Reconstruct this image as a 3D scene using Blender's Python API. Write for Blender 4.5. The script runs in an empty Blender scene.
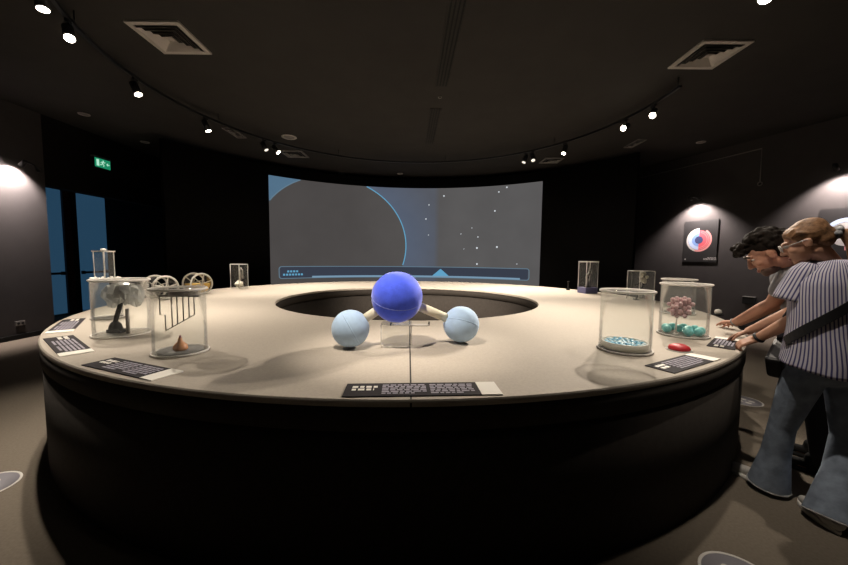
import bpy, bmesh, math, random
from mathutils import Vector, Matrix, Quaternion
V = Vector
PI = math.pi
rnd = random.Random(7)
scene = bpy.context.scene
COL = scene.collection

# ------------------------------------------------------------------ camera
CAM_H = 1.42
FPX, PITCH, ROLL = 343.9, 0.0726, 0.0108
cp, sp, cr, sr = math.cos(PITCH), math.sin(PITCH), math.cos(ROLL), math.sin(ROLL)
FW = V((0, cp, -sp)); UPV = V((0, sp, cp)); XV = V((1, 0, 0))
RV = cr * XV + sr * UPV
UV_ = -sr * XV + cr * UPV
CAMP = V((0, 0, CAM_H))
cam_d = bpy.data.cameras.new('camera'); cam = bpy.data.objects.new('camera', cam_d); COL.objects.link(cam)
cam_d.sensor_width = 36.0; cam_d.lens = FPX / 848 * 36; cam_d.clip_start = 0.05
m = Matrix.Identity(4)
for i in range(3):
    m[i][0] = RV[i]; m[i][1] = UV_[i]; m[i][2] = -FW[i]; m[i][3] = CAMP[i]
cam.matrix_world = m
scene.camera = cam

def ray(px, py): return (px - 424) / FPX * RV - (py - 282.5) / FPX * UV_ + FW
def atZ(px, py, z):
    d = ray(px, py); return CAMP + d * ((z - CAM_H) / d.z)
def atY(px, py, y):
    d = ray(px, py); return CAMP + d * (y / d.y)

# ------------------------------------------------------------------ materials
def new_mat(name):
    mt = bpy.data.materials.new(name); mt.use_nodes = True
    nt = mt.node_tree; nt.nodes.clear()
    out = nt.nodes.new('ShaderNodeOutputMaterial')
    return mt, nt, out

def pmat(name, col, rough=0.6, metal=0.0, noise=0.0, nscale=40.0, bump=0.0, bscale=200.0, sheen=0.0, emit=None, estr=0.0, spec=0.5, coat=0.0):
    mt, nt, out = new_mat(name)
    b = nt.nodes.new('ShaderNodeBsdfPrincipled'); nt.links.new(b.outputs[0], out.inputs[0])
    b.inputs['Roughness'].default_value = rough; b.inputs['Metallic'].default_value = metal
    b.inputs['Specular IOR Level'].default_value = spec
    b.inputs['Coat Weight'].default_value = coat
    if sheen:
        b.inputs['Sheen Weight'].default_value = sheen; b.inputs['Sheen Roughness'].default_value = 0.4
    tc = nt.nodes.new('ShaderNodeTexCoord')
    if noise:
        n = nt.nodes.new('ShaderNodeTexNoise'); n.inputs['Scale'].default_value = nscale; n.inputs['Detail'].default_value = 5
        nt.links.new(tc.outputs['Object'], n.inputs['Vector'])
        r = nt.nodes.new('ShaderNodeValToRGB')
        r.color_ramp.elements[0].position = 0.3; r.color_ramp.elements[1].position = 0.7
        r.color_ramp.elements[0].color = [max(0, c * (1 - noise)) for c in col] + [1]
        r.color_ramp.elements[1].color = [min(1, c * (1 + noise)) for c in col] + [1]
        nt.links.new(n.outputs['Fac'], r.inputs['Fac']); nt.links.new(r.outputs['Color'], b.inputs['Base Color'])
    else:
        b.inputs['Base Color'].default_value = (*col, 1)
    if bump:
        n2 = nt.nodes.new('ShaderNodeTexNoise'); n2.inputs['Scale'].default_value = bscale; n2.inputs['Detail'].default_value = 3
        nt.links.new(tc.outputs['Object'], n2.inputs['Vector'])
        bp = nt.nodes.new('ShaderNodeBump'); bp.inputs['Strength'].default_value = bump; bp.inputs['Distance'].default_value = 0.004
        nt.links.new(n2.outputs['Fac'], bp.inputs['Height']); nt.links.new(bp.outputs['Normal'], b.inputs['Normal'])
    if emit:
        b.inputs['Emission Color'].default_value = (*emit, 1); b.inputs['Emission Strength'].default_value = estr
    return mt

def emat(name, col, s):
    mt, nt, out = new_mat(name)
    e = nt.nodes.new('ShaderNodeEmission'); e.inputs[0].default_value = (*col, 1); e.inputs[1].default_value = s
    nt.links.new(e.outputs[0], out.inputs[0]); return mt

def acrylic(name, tint=(0.985, 0.99, 0.985), refl=0.35, brighten=0.04, brighten_col=(0.8, 0.8, 0.78)):
    # thin-walled clear plastic: transparent + fresnel reflection + pale diffuse that paints in bright reflections
    mt, nt, out = new_mat(name)
    t = nt.nodes.new('ShaderNodeBsdfTransparent'); t.inputs[0].default_value = (*tint, 1)
    g = nt.nodes.new('ShaderNodeBsdfGlossy'); g.inputs['Roughness'].default_value = 0.06
    lw = nt.nodes.new('ShaderNodeLayerWeight'); lw.inputs['Blend'].default_value = 0.12
    mul = nt.nodes.new('ShaderNodeMath'); mul.operation = 'MULTIPLY'; mul.inputs[1].default_value = refl
    nt.links.new(lw.outputs['Fresnel'], mul.inputs[0])
    mx = nt.nodes.new('ShaderNodeMixShader'); nt.links.new(mul.outputs[0], mx.inputs[0])
    nt.links.new(t.outputs[0], mx.inputs[1]); nt.links.new(g.outputs[0], mx.inputs[2])
    d = nt.nodes.new('ShaderNodeBsdfDiffuse'); d.inputs[0].default_value = (*brighten_col, 1)
    mx2 = nt.nodes.new('ShaderNodeMixShader'); mx2.inputs[0].default_value = brighten
    nt.links.new(mx.outputs[0], mx2.inputs[1]); nt.links.new(d.outputs[0], mx2.inputs[2])
    nt.links.new(mx2.outputs[0], out.inputs[0]); return mt

def uvstripes(name, ca, cb, n, width=0.5, axis='X', rough=0.85):
    mt, nt, out = new_mat(name)
    b = nt.nodes.new('ShaderNodeBsdfPrincipled'); nt.links.new(b.outputs[0], out.inputs[0]); b.inputs['Roughness'].default_value = rough
    b.inputs['Specular IOR Level'].default_value = 0.2
    uv = nt.nodes.new('ShaderNodeUVMap'); uv.uv_map = 'UVMap'
    s = nt.nodes.new('ShaderNodeSeparateXYZ'); nt.links.new(uv.outputs[0], s.inputs[0])
    mm = nt.nodes.new('ShaderNodeMath'); mm.operation = 'MULTIPLY'; mm.inputs[1].default_value = n
    nt.links.new(s.outputs[axis], mm.inputs[0])
    fr = nt.nodes.new('ShaderNodeMath'); fr.operation = 'FRACT'; nt.links.new(mm.outputs[0], fr.inputs[0])
    r = nt.nodes.new('ShaderNodeValToRGB'); r.color_ramp.interpolation = 'LINEAR'
    e = r.color_ramp.elements
    e[0].position = 0; e[0].color = (*ca, 1); e[1].position = 1; e[1].color = (*ca, 1)
    for p, c in ((width - .08, ca), (width, cb), (0.92, cb)):
        x = e.new(p); x.color = (*c, 1)
    nt.links.new(fr.outputs[0], r.inputs[0]); nt.links.new(r.outputs[0], b.inputs['Base Color'])
    return mt

M = {}
M['table_top'] = pmat('table_felt', (0.40, 0.355, 0.30), 0.8, noise=0.07, nscale=90, bump=0.3, bscale=350, spec=0.3)
M['table_side'] = pmat('table_cloth_side', (0.034, 0.029, 0.025), 0.9, noise=0.12, nscale=30, bump=0.2, bscale=300, spec=0.15)
M['groove'] = pmat('groove_dark', (0.02, 0.018, 0.016), 0.9)
M['carpet'] = pmat('floor_carpet', (0.20, 0.17, 0.135), 0.95, noise=0.10, nscale=70, bump=0.5, bscale=420, spec=0.1)
M['ceiling'] = pmat('ceiling_black_paint', (0.034, 0.0315, 0.029), 0.9, noise=0.08, nscale=3, spec=0.2)
M['wall'] = pmat('wall_charcoal_paint', (0.055, 0.050, 0.050), 0.85, noise=0.05, nscale=5, spec=0.25)
M['wall_black'] = pmat('wall_black_paint', (0.007, 0.0065, 0.0065), 0.9, spec=0.15)
M['black'] = pmat('black_metal', (0.012, 0.012, 0.013), 0.45)
M['matte_black'] = pmat('matte_black', (0.012, 0.012, 0.012), 0.8, spec=0.2)
M['grey_metal'] = pmat('grey_metal', (0.35, 0.34, 0.33), 0.4, metal=0.6)
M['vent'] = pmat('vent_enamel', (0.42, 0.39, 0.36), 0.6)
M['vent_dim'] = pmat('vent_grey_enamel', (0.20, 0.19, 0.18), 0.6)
M['white'] = pmat('white_plastic', (0.75, 0.72, 0.66), 0.5)
M['label'] = pmat('label_charcoal_print', (0.030, 0.027, 0.030), 0.85, spec=0.15)
M['ink'] = pmat('label_lilac_text', (0.36, 0.34, 0.40), 0.85, spec=0.15)
M['label_white'] = pmat('label_white_print', (0.78, 0.75, 0.68), 0.55)
M['acrylic'] = acrylic('clear_acrylic')
M['acrylic_rim'] = acrylic('acrylic_edge', (0.95, 0.95, 0.93), 0.6, 0.60, (0.88, 0.84, 0.8))  # strong whitish diffuse stands for light caught in the clear edges
M['acrylic_lid'] = acrylic('acrylic_lid', (0.97, 0.97, 0.96), 0.6, 0.10, (0.85, 0.84, 0.8))  # paler mix paints whitish reflections into the clear lids
M['blue_velvet'] = pmat('blue_velvet', (0.075, 0.13, 0.92), 0.85, noise=0.12, nscale=20, bump=0.2, bscale=250, sheen=0.6, spec=0.2)
M['pale_velvet'] = pmat('pale_blue_velvet', (0.47, 0.64, 0.86), 0.85, noise=0.06, nscale=20, bump=0.2, bscale=250, sheen=0.3, spec=0.2)
M['blue_seam'] = pmat('blue_thread', (0.22, 0.28, 0.80), 0.8)
M['cream'] = pmat('cream_fabric', (0.72, 0.66, 0.50), 0.8, bump=0.2, bscale=200)
M['turquoise'] = pmat('turquoise_plastic', (0.16, 0.58, 0.58), 0.3, noise=0.15, nscale=30)
M['bead_blue'] = pmat('bead_blue', (0.13, 0.42, 0.60), 0.35)
M['bead_pale'] = pmat('bead_pale', (0.62, 0.78, 0.84), 0.35)
M['atom'] = pmat('pink_atom', (0.62, 0.40, 0.42), 0.3, noise=0.2, nscale=60)
M['atom_dark'] = pmat('dark_red_rod', (0.25, 0.07, 0.09), 0.4)
M['red'] = pmat('red_plastic', (0.55, 0.02, 0.03), 0.5)
M['copper'] = pmat('copper_clay', (0.55, 0.24, 0.10), 0.45, noise=0.15, nscale=60)
M['dish'] = pmat('dish_cream', (0.68, 0.64, 0.55), 0.5)
M['wire'] = pmat('dull_steel_wire', (0.22, 0.20, 0.18), 0.4, metal=0.6)
M['yellow'] = pmat('amber_liquid', (0.75, 0.48, 0.10), 0.35)
M['crystal'] = pmat('pale_crystal', (0.72, 0.68, 0.58), 0.4, noise=0.3, nscale=30)
M['crumple'] = acrylic('crumpled_film', (0.85, 0.86, 0.86), 1.6, 0.34, (0.75, 0.75, 0.72))
M['navy'] = pmat('blue_violet_base', (0.14, 0.14, 0.30), 0.5)
M['poster'] = pmat('poster_black', (0.02, 0.019, 0.02), 0.55)
M['p_blue'] = pmat('poster_blue', (0.18, 0.30, 0.62), 0.6)
M['p_lblue'] = pmat('poster_pale_blue', (0.42, 0.52, 0.75), 0.6)
M['p_red'] = pmat('poster_red', (0.62, 0.10, 0.13), 0.6)
M['p_pink'] = pmat('poster_pink', (0.70, 0.28, 0.28), 0.6)
M['p_white'] = pmat('poster_white', (0.52, 0.50, 0.49), 0.6)
M['p_navy'] = pmat('poster_navy', (0.04, 0.05, 0.14), 0.6)
M['lens'] = emat('lamp_lens', (1.0, 0.90, 0.74), 28)
M['lens_dim'] = emat('lamp_lens_dim', (1.0, 0.90, 0.74), 1.2)
M['door_blue'] = pmat('blue_backlit_glass', (0.03, 0.09, 0.17), 0.5, emit=(0.10, 0.30, 0.55), estr=0.16)
M['door_post'] = pmat('dark_red_post', (0.045, 0.014, 0.014), 0.5)
M['sign_green'] = emat('sign_green', (0.02, 0.42, 0.20), 0.55)
M['sign_white'] = emat('sign_pale', (0.55, 1.0, 0.75), 0.8)
M['sticker_grey'] = pmat('sticker_grey', (0.28, 0.27, 0.30), 0.5)
M['sticker_white'] = pmat('sticker_white', (0.75, 0.72, 0.68), 0.5)
M['skin_w'] = pmat('skin_light', (0.50, 0.27, 0.18), 0.55, noise=0.05, nscale=20)
M['skin_m'] = pmat('skin_tan', (0.46, 0.23, 0.15), 0.55, noise=0.05, nscale=20)
M['hair_w'] = pmat('light_brown_hair', (0.20, 0.105, 0.052), 0.6, spec=0.3, noise=0.45, nscale=45, bump=0.6, bscale=120)
M['hair_m'] = pmat('dark_hair', (0.011, 0.008, 0.006), 0.8, spec=0.12, noise=0.4, nscale=60, bump=0.5, bscale=120)
M['denim'] = pmat('blue_grey_denim', (0.25, 0.30, 0.38), 0.9, noise=0.25, nscale=18, bump=0.4, bscale=60)
M['denim_hem'] = pmat('frayed_hem', (0.5, 0.5, 0.5), 0.9)
M['trouser'] = pmat('black_trouser', (0.015, 0.014, 0.015), 0.9)
M['grey_shirt'] = pmat('grey_shirt', (0.26, 0.26, 0.28), 0.9, bump=0.3, bscale=50)
M['stripes'] = uvstripes('striped_cotton', (0.62, 0.60, 0.68), (0.08, 0.075, 0.20), 68, 0.60)
M['stripes_s'] = uvstripes('striped_cotton_sleeve', (0.62, 0.60, 0.68), (0.08, 0.075, 0.20), 27, 0.60)
M['shoe'] = pmat('sneaker_grey', (0.55, 0.53, 0.50), 0.6)
M['sole'] = pmat('sneaker_sole', (0.72, 0.70, 0.66), 0.5)
M['bag'] = pmat('black_bag', (0.010, 0.010, 0.012), 0.5)
M['eye'] = pmat('eye_white', (0.45, 0.42, 0.40), 0.5)
M['iris'] = pmat('iris_dark', (0.03, 0.02, 0.015), 0.2)
M['frame'] = pmat('pale_glasses', (0.45, 0.42, 0.40), 0.3)
M['glasslens'] = acrylic('glasses_lens', (0.95, 0.95, 0.95), 0.6, 0.0)
M['brow'] = pmat('eyebrow', (0.05, 0.03, 0.02), 0.8)
M['lips'] = pmat('lips', (0.42, 0.16, 0.13), 0.5)
M['stubble'] = pmat('beard_stubble', (0.11, 0.065, 0.05), 0.8)
M['scrunchie'] = pmat('white_black_scrunchie', (0.30, 0.30, 0.32), 0.8, noise=0.9, nscale=35)

# ------------------------------------------------------------------ mesh builder
def basis(d):
    d = V(d).normalized()
    a = V((0, 0, 1)) if abs(d.z) < 0.9 else V((1, 0, 0))
    u = d.cross(a).normalized(); w = d.cross(u).normalized()
    return u, w, d

class MB:
    def __init__(self): self.v = []; self.f = []; self.s = []; self.uv = {}
    def add(self, vs, fs, smooth=True):
        o = len(self.v); self.v += [V(x) for x in vs]
        for f in fs: self.f.append(tuple(i + o for i in f)); self.s.append(smooth)
        return o
    def box(self, c, size, rot=None):
        x, y, z = [s / 2 for s in size]; c = V(c)
        pts = [V((a, b, d)) for d in (-z, z) for b in (-y, y) for a in (-x, x)]
        if rot is not None: pts = [rot @ p for p in pts]
        self.add([c + p for p in pts], [(0, 2, 3, 1), (4, 5, 7, 6), (0, 1, 5, 4), (2, 6, 7, 3), (0, 4, 6, 2), (1, 3, 7, 5)], False)
        return self
    def loft(self, rings, cap0=True, cap1=True, closed=True, smooth=True, uv=False):
        n = len(rings[0]); o = len(self.v)
        for r in rings: self.v += [V(p) for p in r]
        k = len(rings)
        for i in range(k - 1):
            for j in range(n if closed else n - 1):
                a, b = o + i * n + j, o + i * n + (j + 1) % n
                self.f.append((a, b, b + n, a + n)); self.s.append(smooth)
                if uv: self.uv[len(self.f) - 1] = [(j / n, i / (k - 1)), ((j + 1) / n, i / (k - 1)), ((j + 1) / n, (i + 1) / (k - 1)), (j / n, (i + 1) / (k - 1))]
        if cap0: self.f.append(tuple(o + j for j in reversed(range(n)))); self.s.append(False)
        if cap1: self.f.append(tuple(o + (k - 1) * n + j for j in range(n))); self.s.append(False)
        return self
    def cyl(self, p0, p1, r0, r1=None, n=24, caps=True, smooth=True):
        r1 = r0 if r1 is None else r1
        p0, p1 = V(p0), V(p1); u, w, d = basis(p1 - p0)
        R = lambda p, r: [p + (u * math.cos(2 * PI * j / n) + w * math.sin(2 * PI * j / n)) * r for j in range(n)]
        return self.loft([R(p0, r0), R(p1, r1)], caps, caps, smooth=smooth)
    def tube(self, pts, r, n=8, caps=True, closed=False):
        pts = [V(p) for p in pts]; k = len(pts); rings = []; u = None
        for i, p in enumerate(pts):
            a = pts[(i - 1) % k] if (closed or i) else p
            b = pts[(i + 1) % k] if (closed or i < k - 1) else p
            d = (b - a).normalized()
            if u is None: u, w, _ = basis(d)
            else:
                u = (u - d * u.dot(d)).normalized(); w = d.cross(u)
            rr = r[i] if isinstance(r, (list, tuple)) else r
            rings.append([p + (u * math.cos(2 * PI * j / n) + w * math.sin(2 * PI * j / n)) * rr for j in range(n)])
        if closed: rings.append(rings[0]); caps = False
        return self.loft(rings, caps, caps)
    def lathe(self, prof, c=(0, 0, 0), n=48, a0=0, a1=2 * PI, closed_prof=False, smooth=True):
        c = V(c); full = abs(a1 - a0 - 2 * PI) < 1e-6
        k = n if full else n + 1
        P = list(prof) + ([prof[0]] if closed_prof else [])
        rings = [[c + V((r * math.cos(a0 + (a1 - a0) * j / n), r * math.sin(a0 + (a1 - a0) * j / n), z)) for j in range(k)] for r, z in P]
        return self.loft(rings, False, False, closed=full, smooth=smooth)
    def ball(self, c, r, n=20, rot=None):
        c = V(c); r = (r, r, r) if not isinstance(r, (tuple, list)) else r
        h = max(6, n // 2); vs = []; fs = []
        for i in range(1, h):
            t = PI * i / h
            for j in range(n):
                q = 2 * PI * j / n
                vs.append(V((r[0] * math.sin(t) * math.cos(q), r[1] * math.sin(t) * math.sin(q), r[2] * math.cos(t))))
        vs += [V((0, 0, r[2])), V((0, 0, -r[2]))]
        if rot is not None: vs = [rot @ p for p in vs]
        T, B = len(vs) - 2, len(vs) - 1
        for i in range(h - 2):
            for j in range(n):
                a, b = i * n + j, i * n + (j + 1) % n
                fs.append((a, a + n, b + n, b))
        for j in range(n):
            fs.append((T, j, (j + 1) % n)); fs.append((B, (h - 2) * n + (j + 1) % n, (h - 2) * n + j))
        self.add([c + p for p in vs], fs, True); return self
    def capsule(self, p0, r0, p1, r1, n=16):
        self.cyl(p0, p1, r0, r1, n); self.ball(p0, r0, n); self.ball(p1, r1, n); return self
    def chain(self, pts, n=14):
        for (a, ra), (b, rb) in zip(pts, pts[1:]): self.capsule(a, ra, b, rb, n)
        return self
    def torus(self, c, R, r, axis=(0, 0, 1), n=40, k=8):
        u, w, d = basis(axis); c = V(c)
        self.tube([c + (u * math.cos(2 * PI * i / n) + w * math.sin(2 * PI * i / n)) * R for i in range(n)], r, k, closed=True); return self
    def shift(self, d):
        d = V(d); self.v = [p + d for p in self.v]; return self
    def xf(self, mtx): self.v = [mtx @ p for p in self.v]; return self
    def mesh(self, name):
        me = bpy.data.meshes.new(name)
        me.from_pydata([tuple(p) for p in self.v], [], self.f)
        me.polygons.foreach_set('use_smooth', self.s)
        if self.uv:
            l = me.uv_layers.new(name='UVMap')
            for fi, c in self.uv.items():
                for li, q in zip(me.polygons[fi].loop_indices, c): l.data[li].uv = q
        bm = bmesh.new(); bm.from_mesh(me)
        if not self.uv: bmesh.ops.remove_doubles(bm, verts=bm.verts, dist=1e-6)
        bmesh.ops.recalc_face_normals(bm, faces=bm.faces)
        bm.to_mesh(me); bm.free(); me.update()
        return me

def link(name, mb, mat, parent=None, loc=None, world=False, bevel=0):
    """one mesh object; world=True: the builder holds world coordinates"""
    if parent is not None and world: mb.shift(-root_loc(parent))
    if parent is None and loc is not None and world: mb.shift(-V(loc))
    o = bpy.data.objects.new(name, mb.mesh(name)); COL.objects.link(o)
    o.data.materials.append(mat)
    if parent is not None: o.parent = parent
    elif loc is not None: o.location = loc
    if bevel:
        bv = o.modifiers.new('bevel', 'BEVEL'); bv.width = bevel; bv.segments = 2; bv.limit_method = 'ANGLE'
    return o
def root_loc(o):
    l = V(o.location)
    while o.parent: o = o.parent; l += V(o.location)
    return l
def tag(o, label, cat, group=None):
    o['label'] = label; o['category'] = cat
    if group: o['group'] = group
    return o
def thing(name, label, cat, loc=(0, 0, 0), rotz=0, group=None):
    o = bpy.data.objects.new(name, None); COL.objects.link(o); o.location = loc; o.rotation_euler = (0, 0, rotz)
    o.empty_display_size = 0.1
    return tag(o, label, cat, group)
def struct(name, mb, mat, parent=None, **k):
    o = link(name, mb, mat, parent, **k)
    if parent is None: o['kind'] = 'structure'
    return o
def remeshed(name, mb, mat, parent, voxel=0.007, smooth=4, world=True):
    """union of overlapping solids turned into one continuous skin"""
    if world: mb.shift(-root_loc(parent))
    me = mb.mesh(name); o = bpy.data.objects.new(name, me); COL.objects.link(o)
    r = o.modifiers.new('r', 'REMESH'); r.mode = 'VOXEL'; r.voxel_size = voxel; r.use_smooth_shade = True
    s = o.modifiers.new('s', 'SMOOTH'); s.factor = 0.5; s.iterations = smooth
    dg = bpy.context.evaluated_depsgraph_get()
    me2 = bpy.data.meshes.new_from_object(o.evaluated_get(dg))
    o.modifiers.clear(); o.data = me2; me2.name = name
    for p in me2.polygons: p.use_smooth = True
    me2.materials.clear(); me2.materials.append(mat)
    o.parent = parent
    return o

# ------------------------------------------------------------------ layout numbers
TZ = 0.8375
RO, RI = 3.551, 1.762
C0 = V((-0.214, 4.911, 0))
CEIL = 3.84
def ring(r, deg, z=0): return V((C0.x + r * math.cos(math.radians(deg)), C0.y + r * math.sin(math.radians(deg)), z))

# ------------------------------------------------------------------ room shell
mb = MB(); mb.box((-0.2, 4.6, -0.05), (18.4, 14.8, 0.1)); struct('floor', mb, M['carpet'])
mb = MB(); mb.box((-0.2, 4.6, CEIL + 0.05), (18.4, 14.8, 0.1)); struct('ceiling', mb, M['ceiling'])
# left wall: charcoal panel wall beside the door recess
mb = MB(); mb.box((-6.8, 1.69, CEIL / 2), (0.2, 8.96, CEIL)); struct('wall_left', mb, M['wall'])
mb = MB(); mb.box((-6.685, 1.69, 0.04), (0.03, 8.96, 0.08)); struct('baseboard_left', mb, M['matte_black'])
mb = MB(); mb.box((-6.8, 7.60, 3.23), (0.2, 2.86, 1.22)); struct('wall_left_bulkhead', mb, M['wall_black'])
mb = MB(); mb.box((-7.6, 9.13, CEIL / 2), (1.8, 0.2, CEIL)); struct('wall_recess_end', mb, M['wall_black'])
mb = MB(); mb.box((-8.45, 7.0, CEIL / 2), (0.2, 4.3, CEIL)); struct('wall_recess', mb, M['wall_black'])
mb = MB(); mb.box((-6.8, 10.15, CEIL / 2), (0.2, 1.84, CEIL)); struct('wall_left_rear', mb, M['wall_black'])
mb = MB(); mb.box((-0.2, 11.15, CEIL / 2), (17, 0.2, CEIL)); struct('wall_back', mb, M['wall_black'])
# curved black wall that carries the screen
mb = MB(); mb.lathe([(5.50, 0), (5.50, 3.74), (5.58, 3.74), (5.58, 0)], C0, 60, math.radians(29.2), math.radians(157), closed_prof=True)
struct('wall_curved', mb, M['wall_black'])
# right wall, slanting outwards towards the camera
WA, WB = V((5.58, 9.86, 0)), V((8.55, 1.50, 0))
wd = (WB - WA).normalized(); wn = V((wd.y, -wd.x, 0)); wn = wn if wn.x < 0 else -wn
def wallpt(t, z, off=0): return WA + wd * t + V((0, 0, z)) + wn * off
WROT = Matrix((tuple(wd), tuple(wn), (0, 0, 1))).transposed()     # local x along the wall, y out of it
L = (WB - WA).length
mb = MB(); mb.box(wallpt(L / 2 - 0.8, CEIL / 2, -0.1), (L + 1.6, 0.2, CEIL), WROT); struct('wall_right', mb, M['wall'])
mb = MB(); mb.box(wallpt(L / 2 - 0.6, 0.05, 0.012), (L + 1.2, 0.024, 0.10), WROT); struct('baseboard_right', mb, M['matte_black'])
def wall_hit(px, py, off=0.0):
    d = ray(px, py); o = WA + wn * off
    t = (o - CAMP).dot(wn) / d.dot(wn); return CAMP + d * t

# doors in the recess on the left
for k, (y0, y1) in enumerate(((7.08, 7.94), (8.28, 9.03))):
    dr = bpy.data.objects.new('door_%d' % (k + 1), None); COL.objects.link(dr); dr.location = (-8.32, y0, 0.02); dr['kind'] = 'structure'
    mb = MB(); mb.box((0, (y1 - y0) / 2, 1.43), (0.05, y1 - y0, 2.82)); link('leaf', mb, M['door_blue'], dr, bevel=0.004)
    mb = MB(); mb.box((0.07, (y1 - y0) / 2, 0.95), (0.05, (y1 - y0) * 0.9, 0.05))
    for q in (0.08, 0.92): mb.box((0.04, (y1 - y0) * q, 0.95), (0.08, 0.06, 0.08))
    link('panic_bar', mb, M['black'], dr, bevel=0.006)
    mb = MB(); mb.box((0.035, (y1 - y0) / 2, 0.012), (0.03, (y1 - y0), 0.025)); link('threshold', mb, M['grey_metal'], dr)
mb = MB(); mb.box((-8.31, 8.04, 1.45), (0.08, 0.16, 2.9)); struct('trim_1', mb, M['door_post'])
mb = MB(); mb.box((-8.31, 8.195, 1.45), (0.09, 0.13, 2.9)); struct('trim_2', mb, M['matte_black'])

# wall socket low on the left wall
p = V((-6.7, 5.64, 0.26))
t = thing('wall_socket', 'small pale wall socket low on the charcoal left wall', 'socket', p)
mb = MB(); mb.box((0.006, 0, 0), (0.012, 0.13, 0.08)); link('plate', mb, M['vent_dim'], t, bevel=0.003)
mb = MB()
for s in (-.03, .03): mb.cyl((0.011, s, 0), (0.015, s, 0), 0.02, n=16)
link('outlet', mb, M['black'], t)
# small switch box on the right wall behind the hands
p = wall_hit(750, 298)
t = thing('switch_box', 'dark switch box with pale top edge on the right wall', 'switch', p, math.atan2(wd.y, wd.x))
mb = MB(); mb.box((0, 0.03 if wn.dot(V((-wd.y, wd.x, 0))) > 0 else -0.03, -0.05), (0.2, 0.06, 0.14)); link('housing', mb, M['matte_black'], t, bevel=0.004)
mb = MB(); mb.box((0, 0.032 if wn.dot(V((-wd.y, wd.x, 0))) > 0 else -0.032, 0.026), (0.2, 0.064, 0.012)); link('top_edge', mb, M['grey_metal'], t)

# exit sign on the bulkhead
sg = thing('exit_sign', 'lit green emergency exit sign with a running figure above the blue doors', 'sign', (-6.69, 7.22, 3.17))
mb = MB(); mb.box((0.03, 0, 0.10), (0.06, 0.36, 0.20)); link('housing', mb, M['black'], sg, bevel=0.004)
mb = MB(); mb.box((0.0625, 0, 0.10), (0.005, 0.34, 0.18)); link('panel', mb, M['sign_green'], sg)
mb = MB(); mb.box((0.03, 0, 0.215), (0.07, 0.37, 0.03)); link('top_rail', mb, M['grey_metal'], sg)
mb = MB()
X = 0.067
mb.ball((X, 0.01, 0.152), (0.003, 0.014, 0.014), 12)
mb.tube([(X, 0.005, 0.138), (X, -0.012, 0.10)], 0.011, 6)
mb.tube([(X, 0.0, 0.132), (X, 0.035, 0.118), (X, 0.05, 0.135)], 0.006, 6)
mb.tube([(X, 0.0, 0.132), (X, -0.035, 0.125), (X, -0.045, 0.10)], 0.006, 6)
mb.tube([(X, -0.012, 0.10), (X, 0.02, 0.075), (X, 0.012, 0.04)], 0.007, 6)
mb.tube([(X, -0.012, 0.10), (X, -0.03, 0.07), (X, -0.065, 0.065)], 0.007, 6)
link('running_figure', mb, M['sign_white'], sg)
mb = MB(); mb.box((X, -0.11, 0.10), (0.003, 0.055, 0.13)); link('doorway_symbol', mb, M['sign_white'], sg)
mb = MB(); mb.tube([(X, 0.145, 0.10), (X, 0.085, 0.10)], 0.007, 6); mb.tube([(X, 0.11, 0.125), (X, 0.083, 0.10), (X, 0.11, 0.075)], 0.007, 6)
link('arrow', mb, M['sign_white'], sg)

# conduit on the right wall: a thin rod under the ceiling with a drop and a hook
cd = tag(bpy.data.objects.new('conduit_rod', None), 'thin grey rod along the top of the right wall ending in a hooked drop', 'pipe'); COL.objects.link(cd)
a = wall_hit(640, 178, 0.04); b = wall_hit(762, 148.5, 0.04); c_ = wall_hit(760, 182, 0.04)
cd.location = b
mb = MB(); mb.tube([a, b, c_], 0.011, 8); link('rod', mb, M['vent_dim'], cd, world=True)
mb = MB(); mb.torus(c_ + V((0, 0, -0.035)), 0.035, 0.010, wn, 20, 6); link('hook', mb, M['vent_dim'], cd, world=True)

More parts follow.
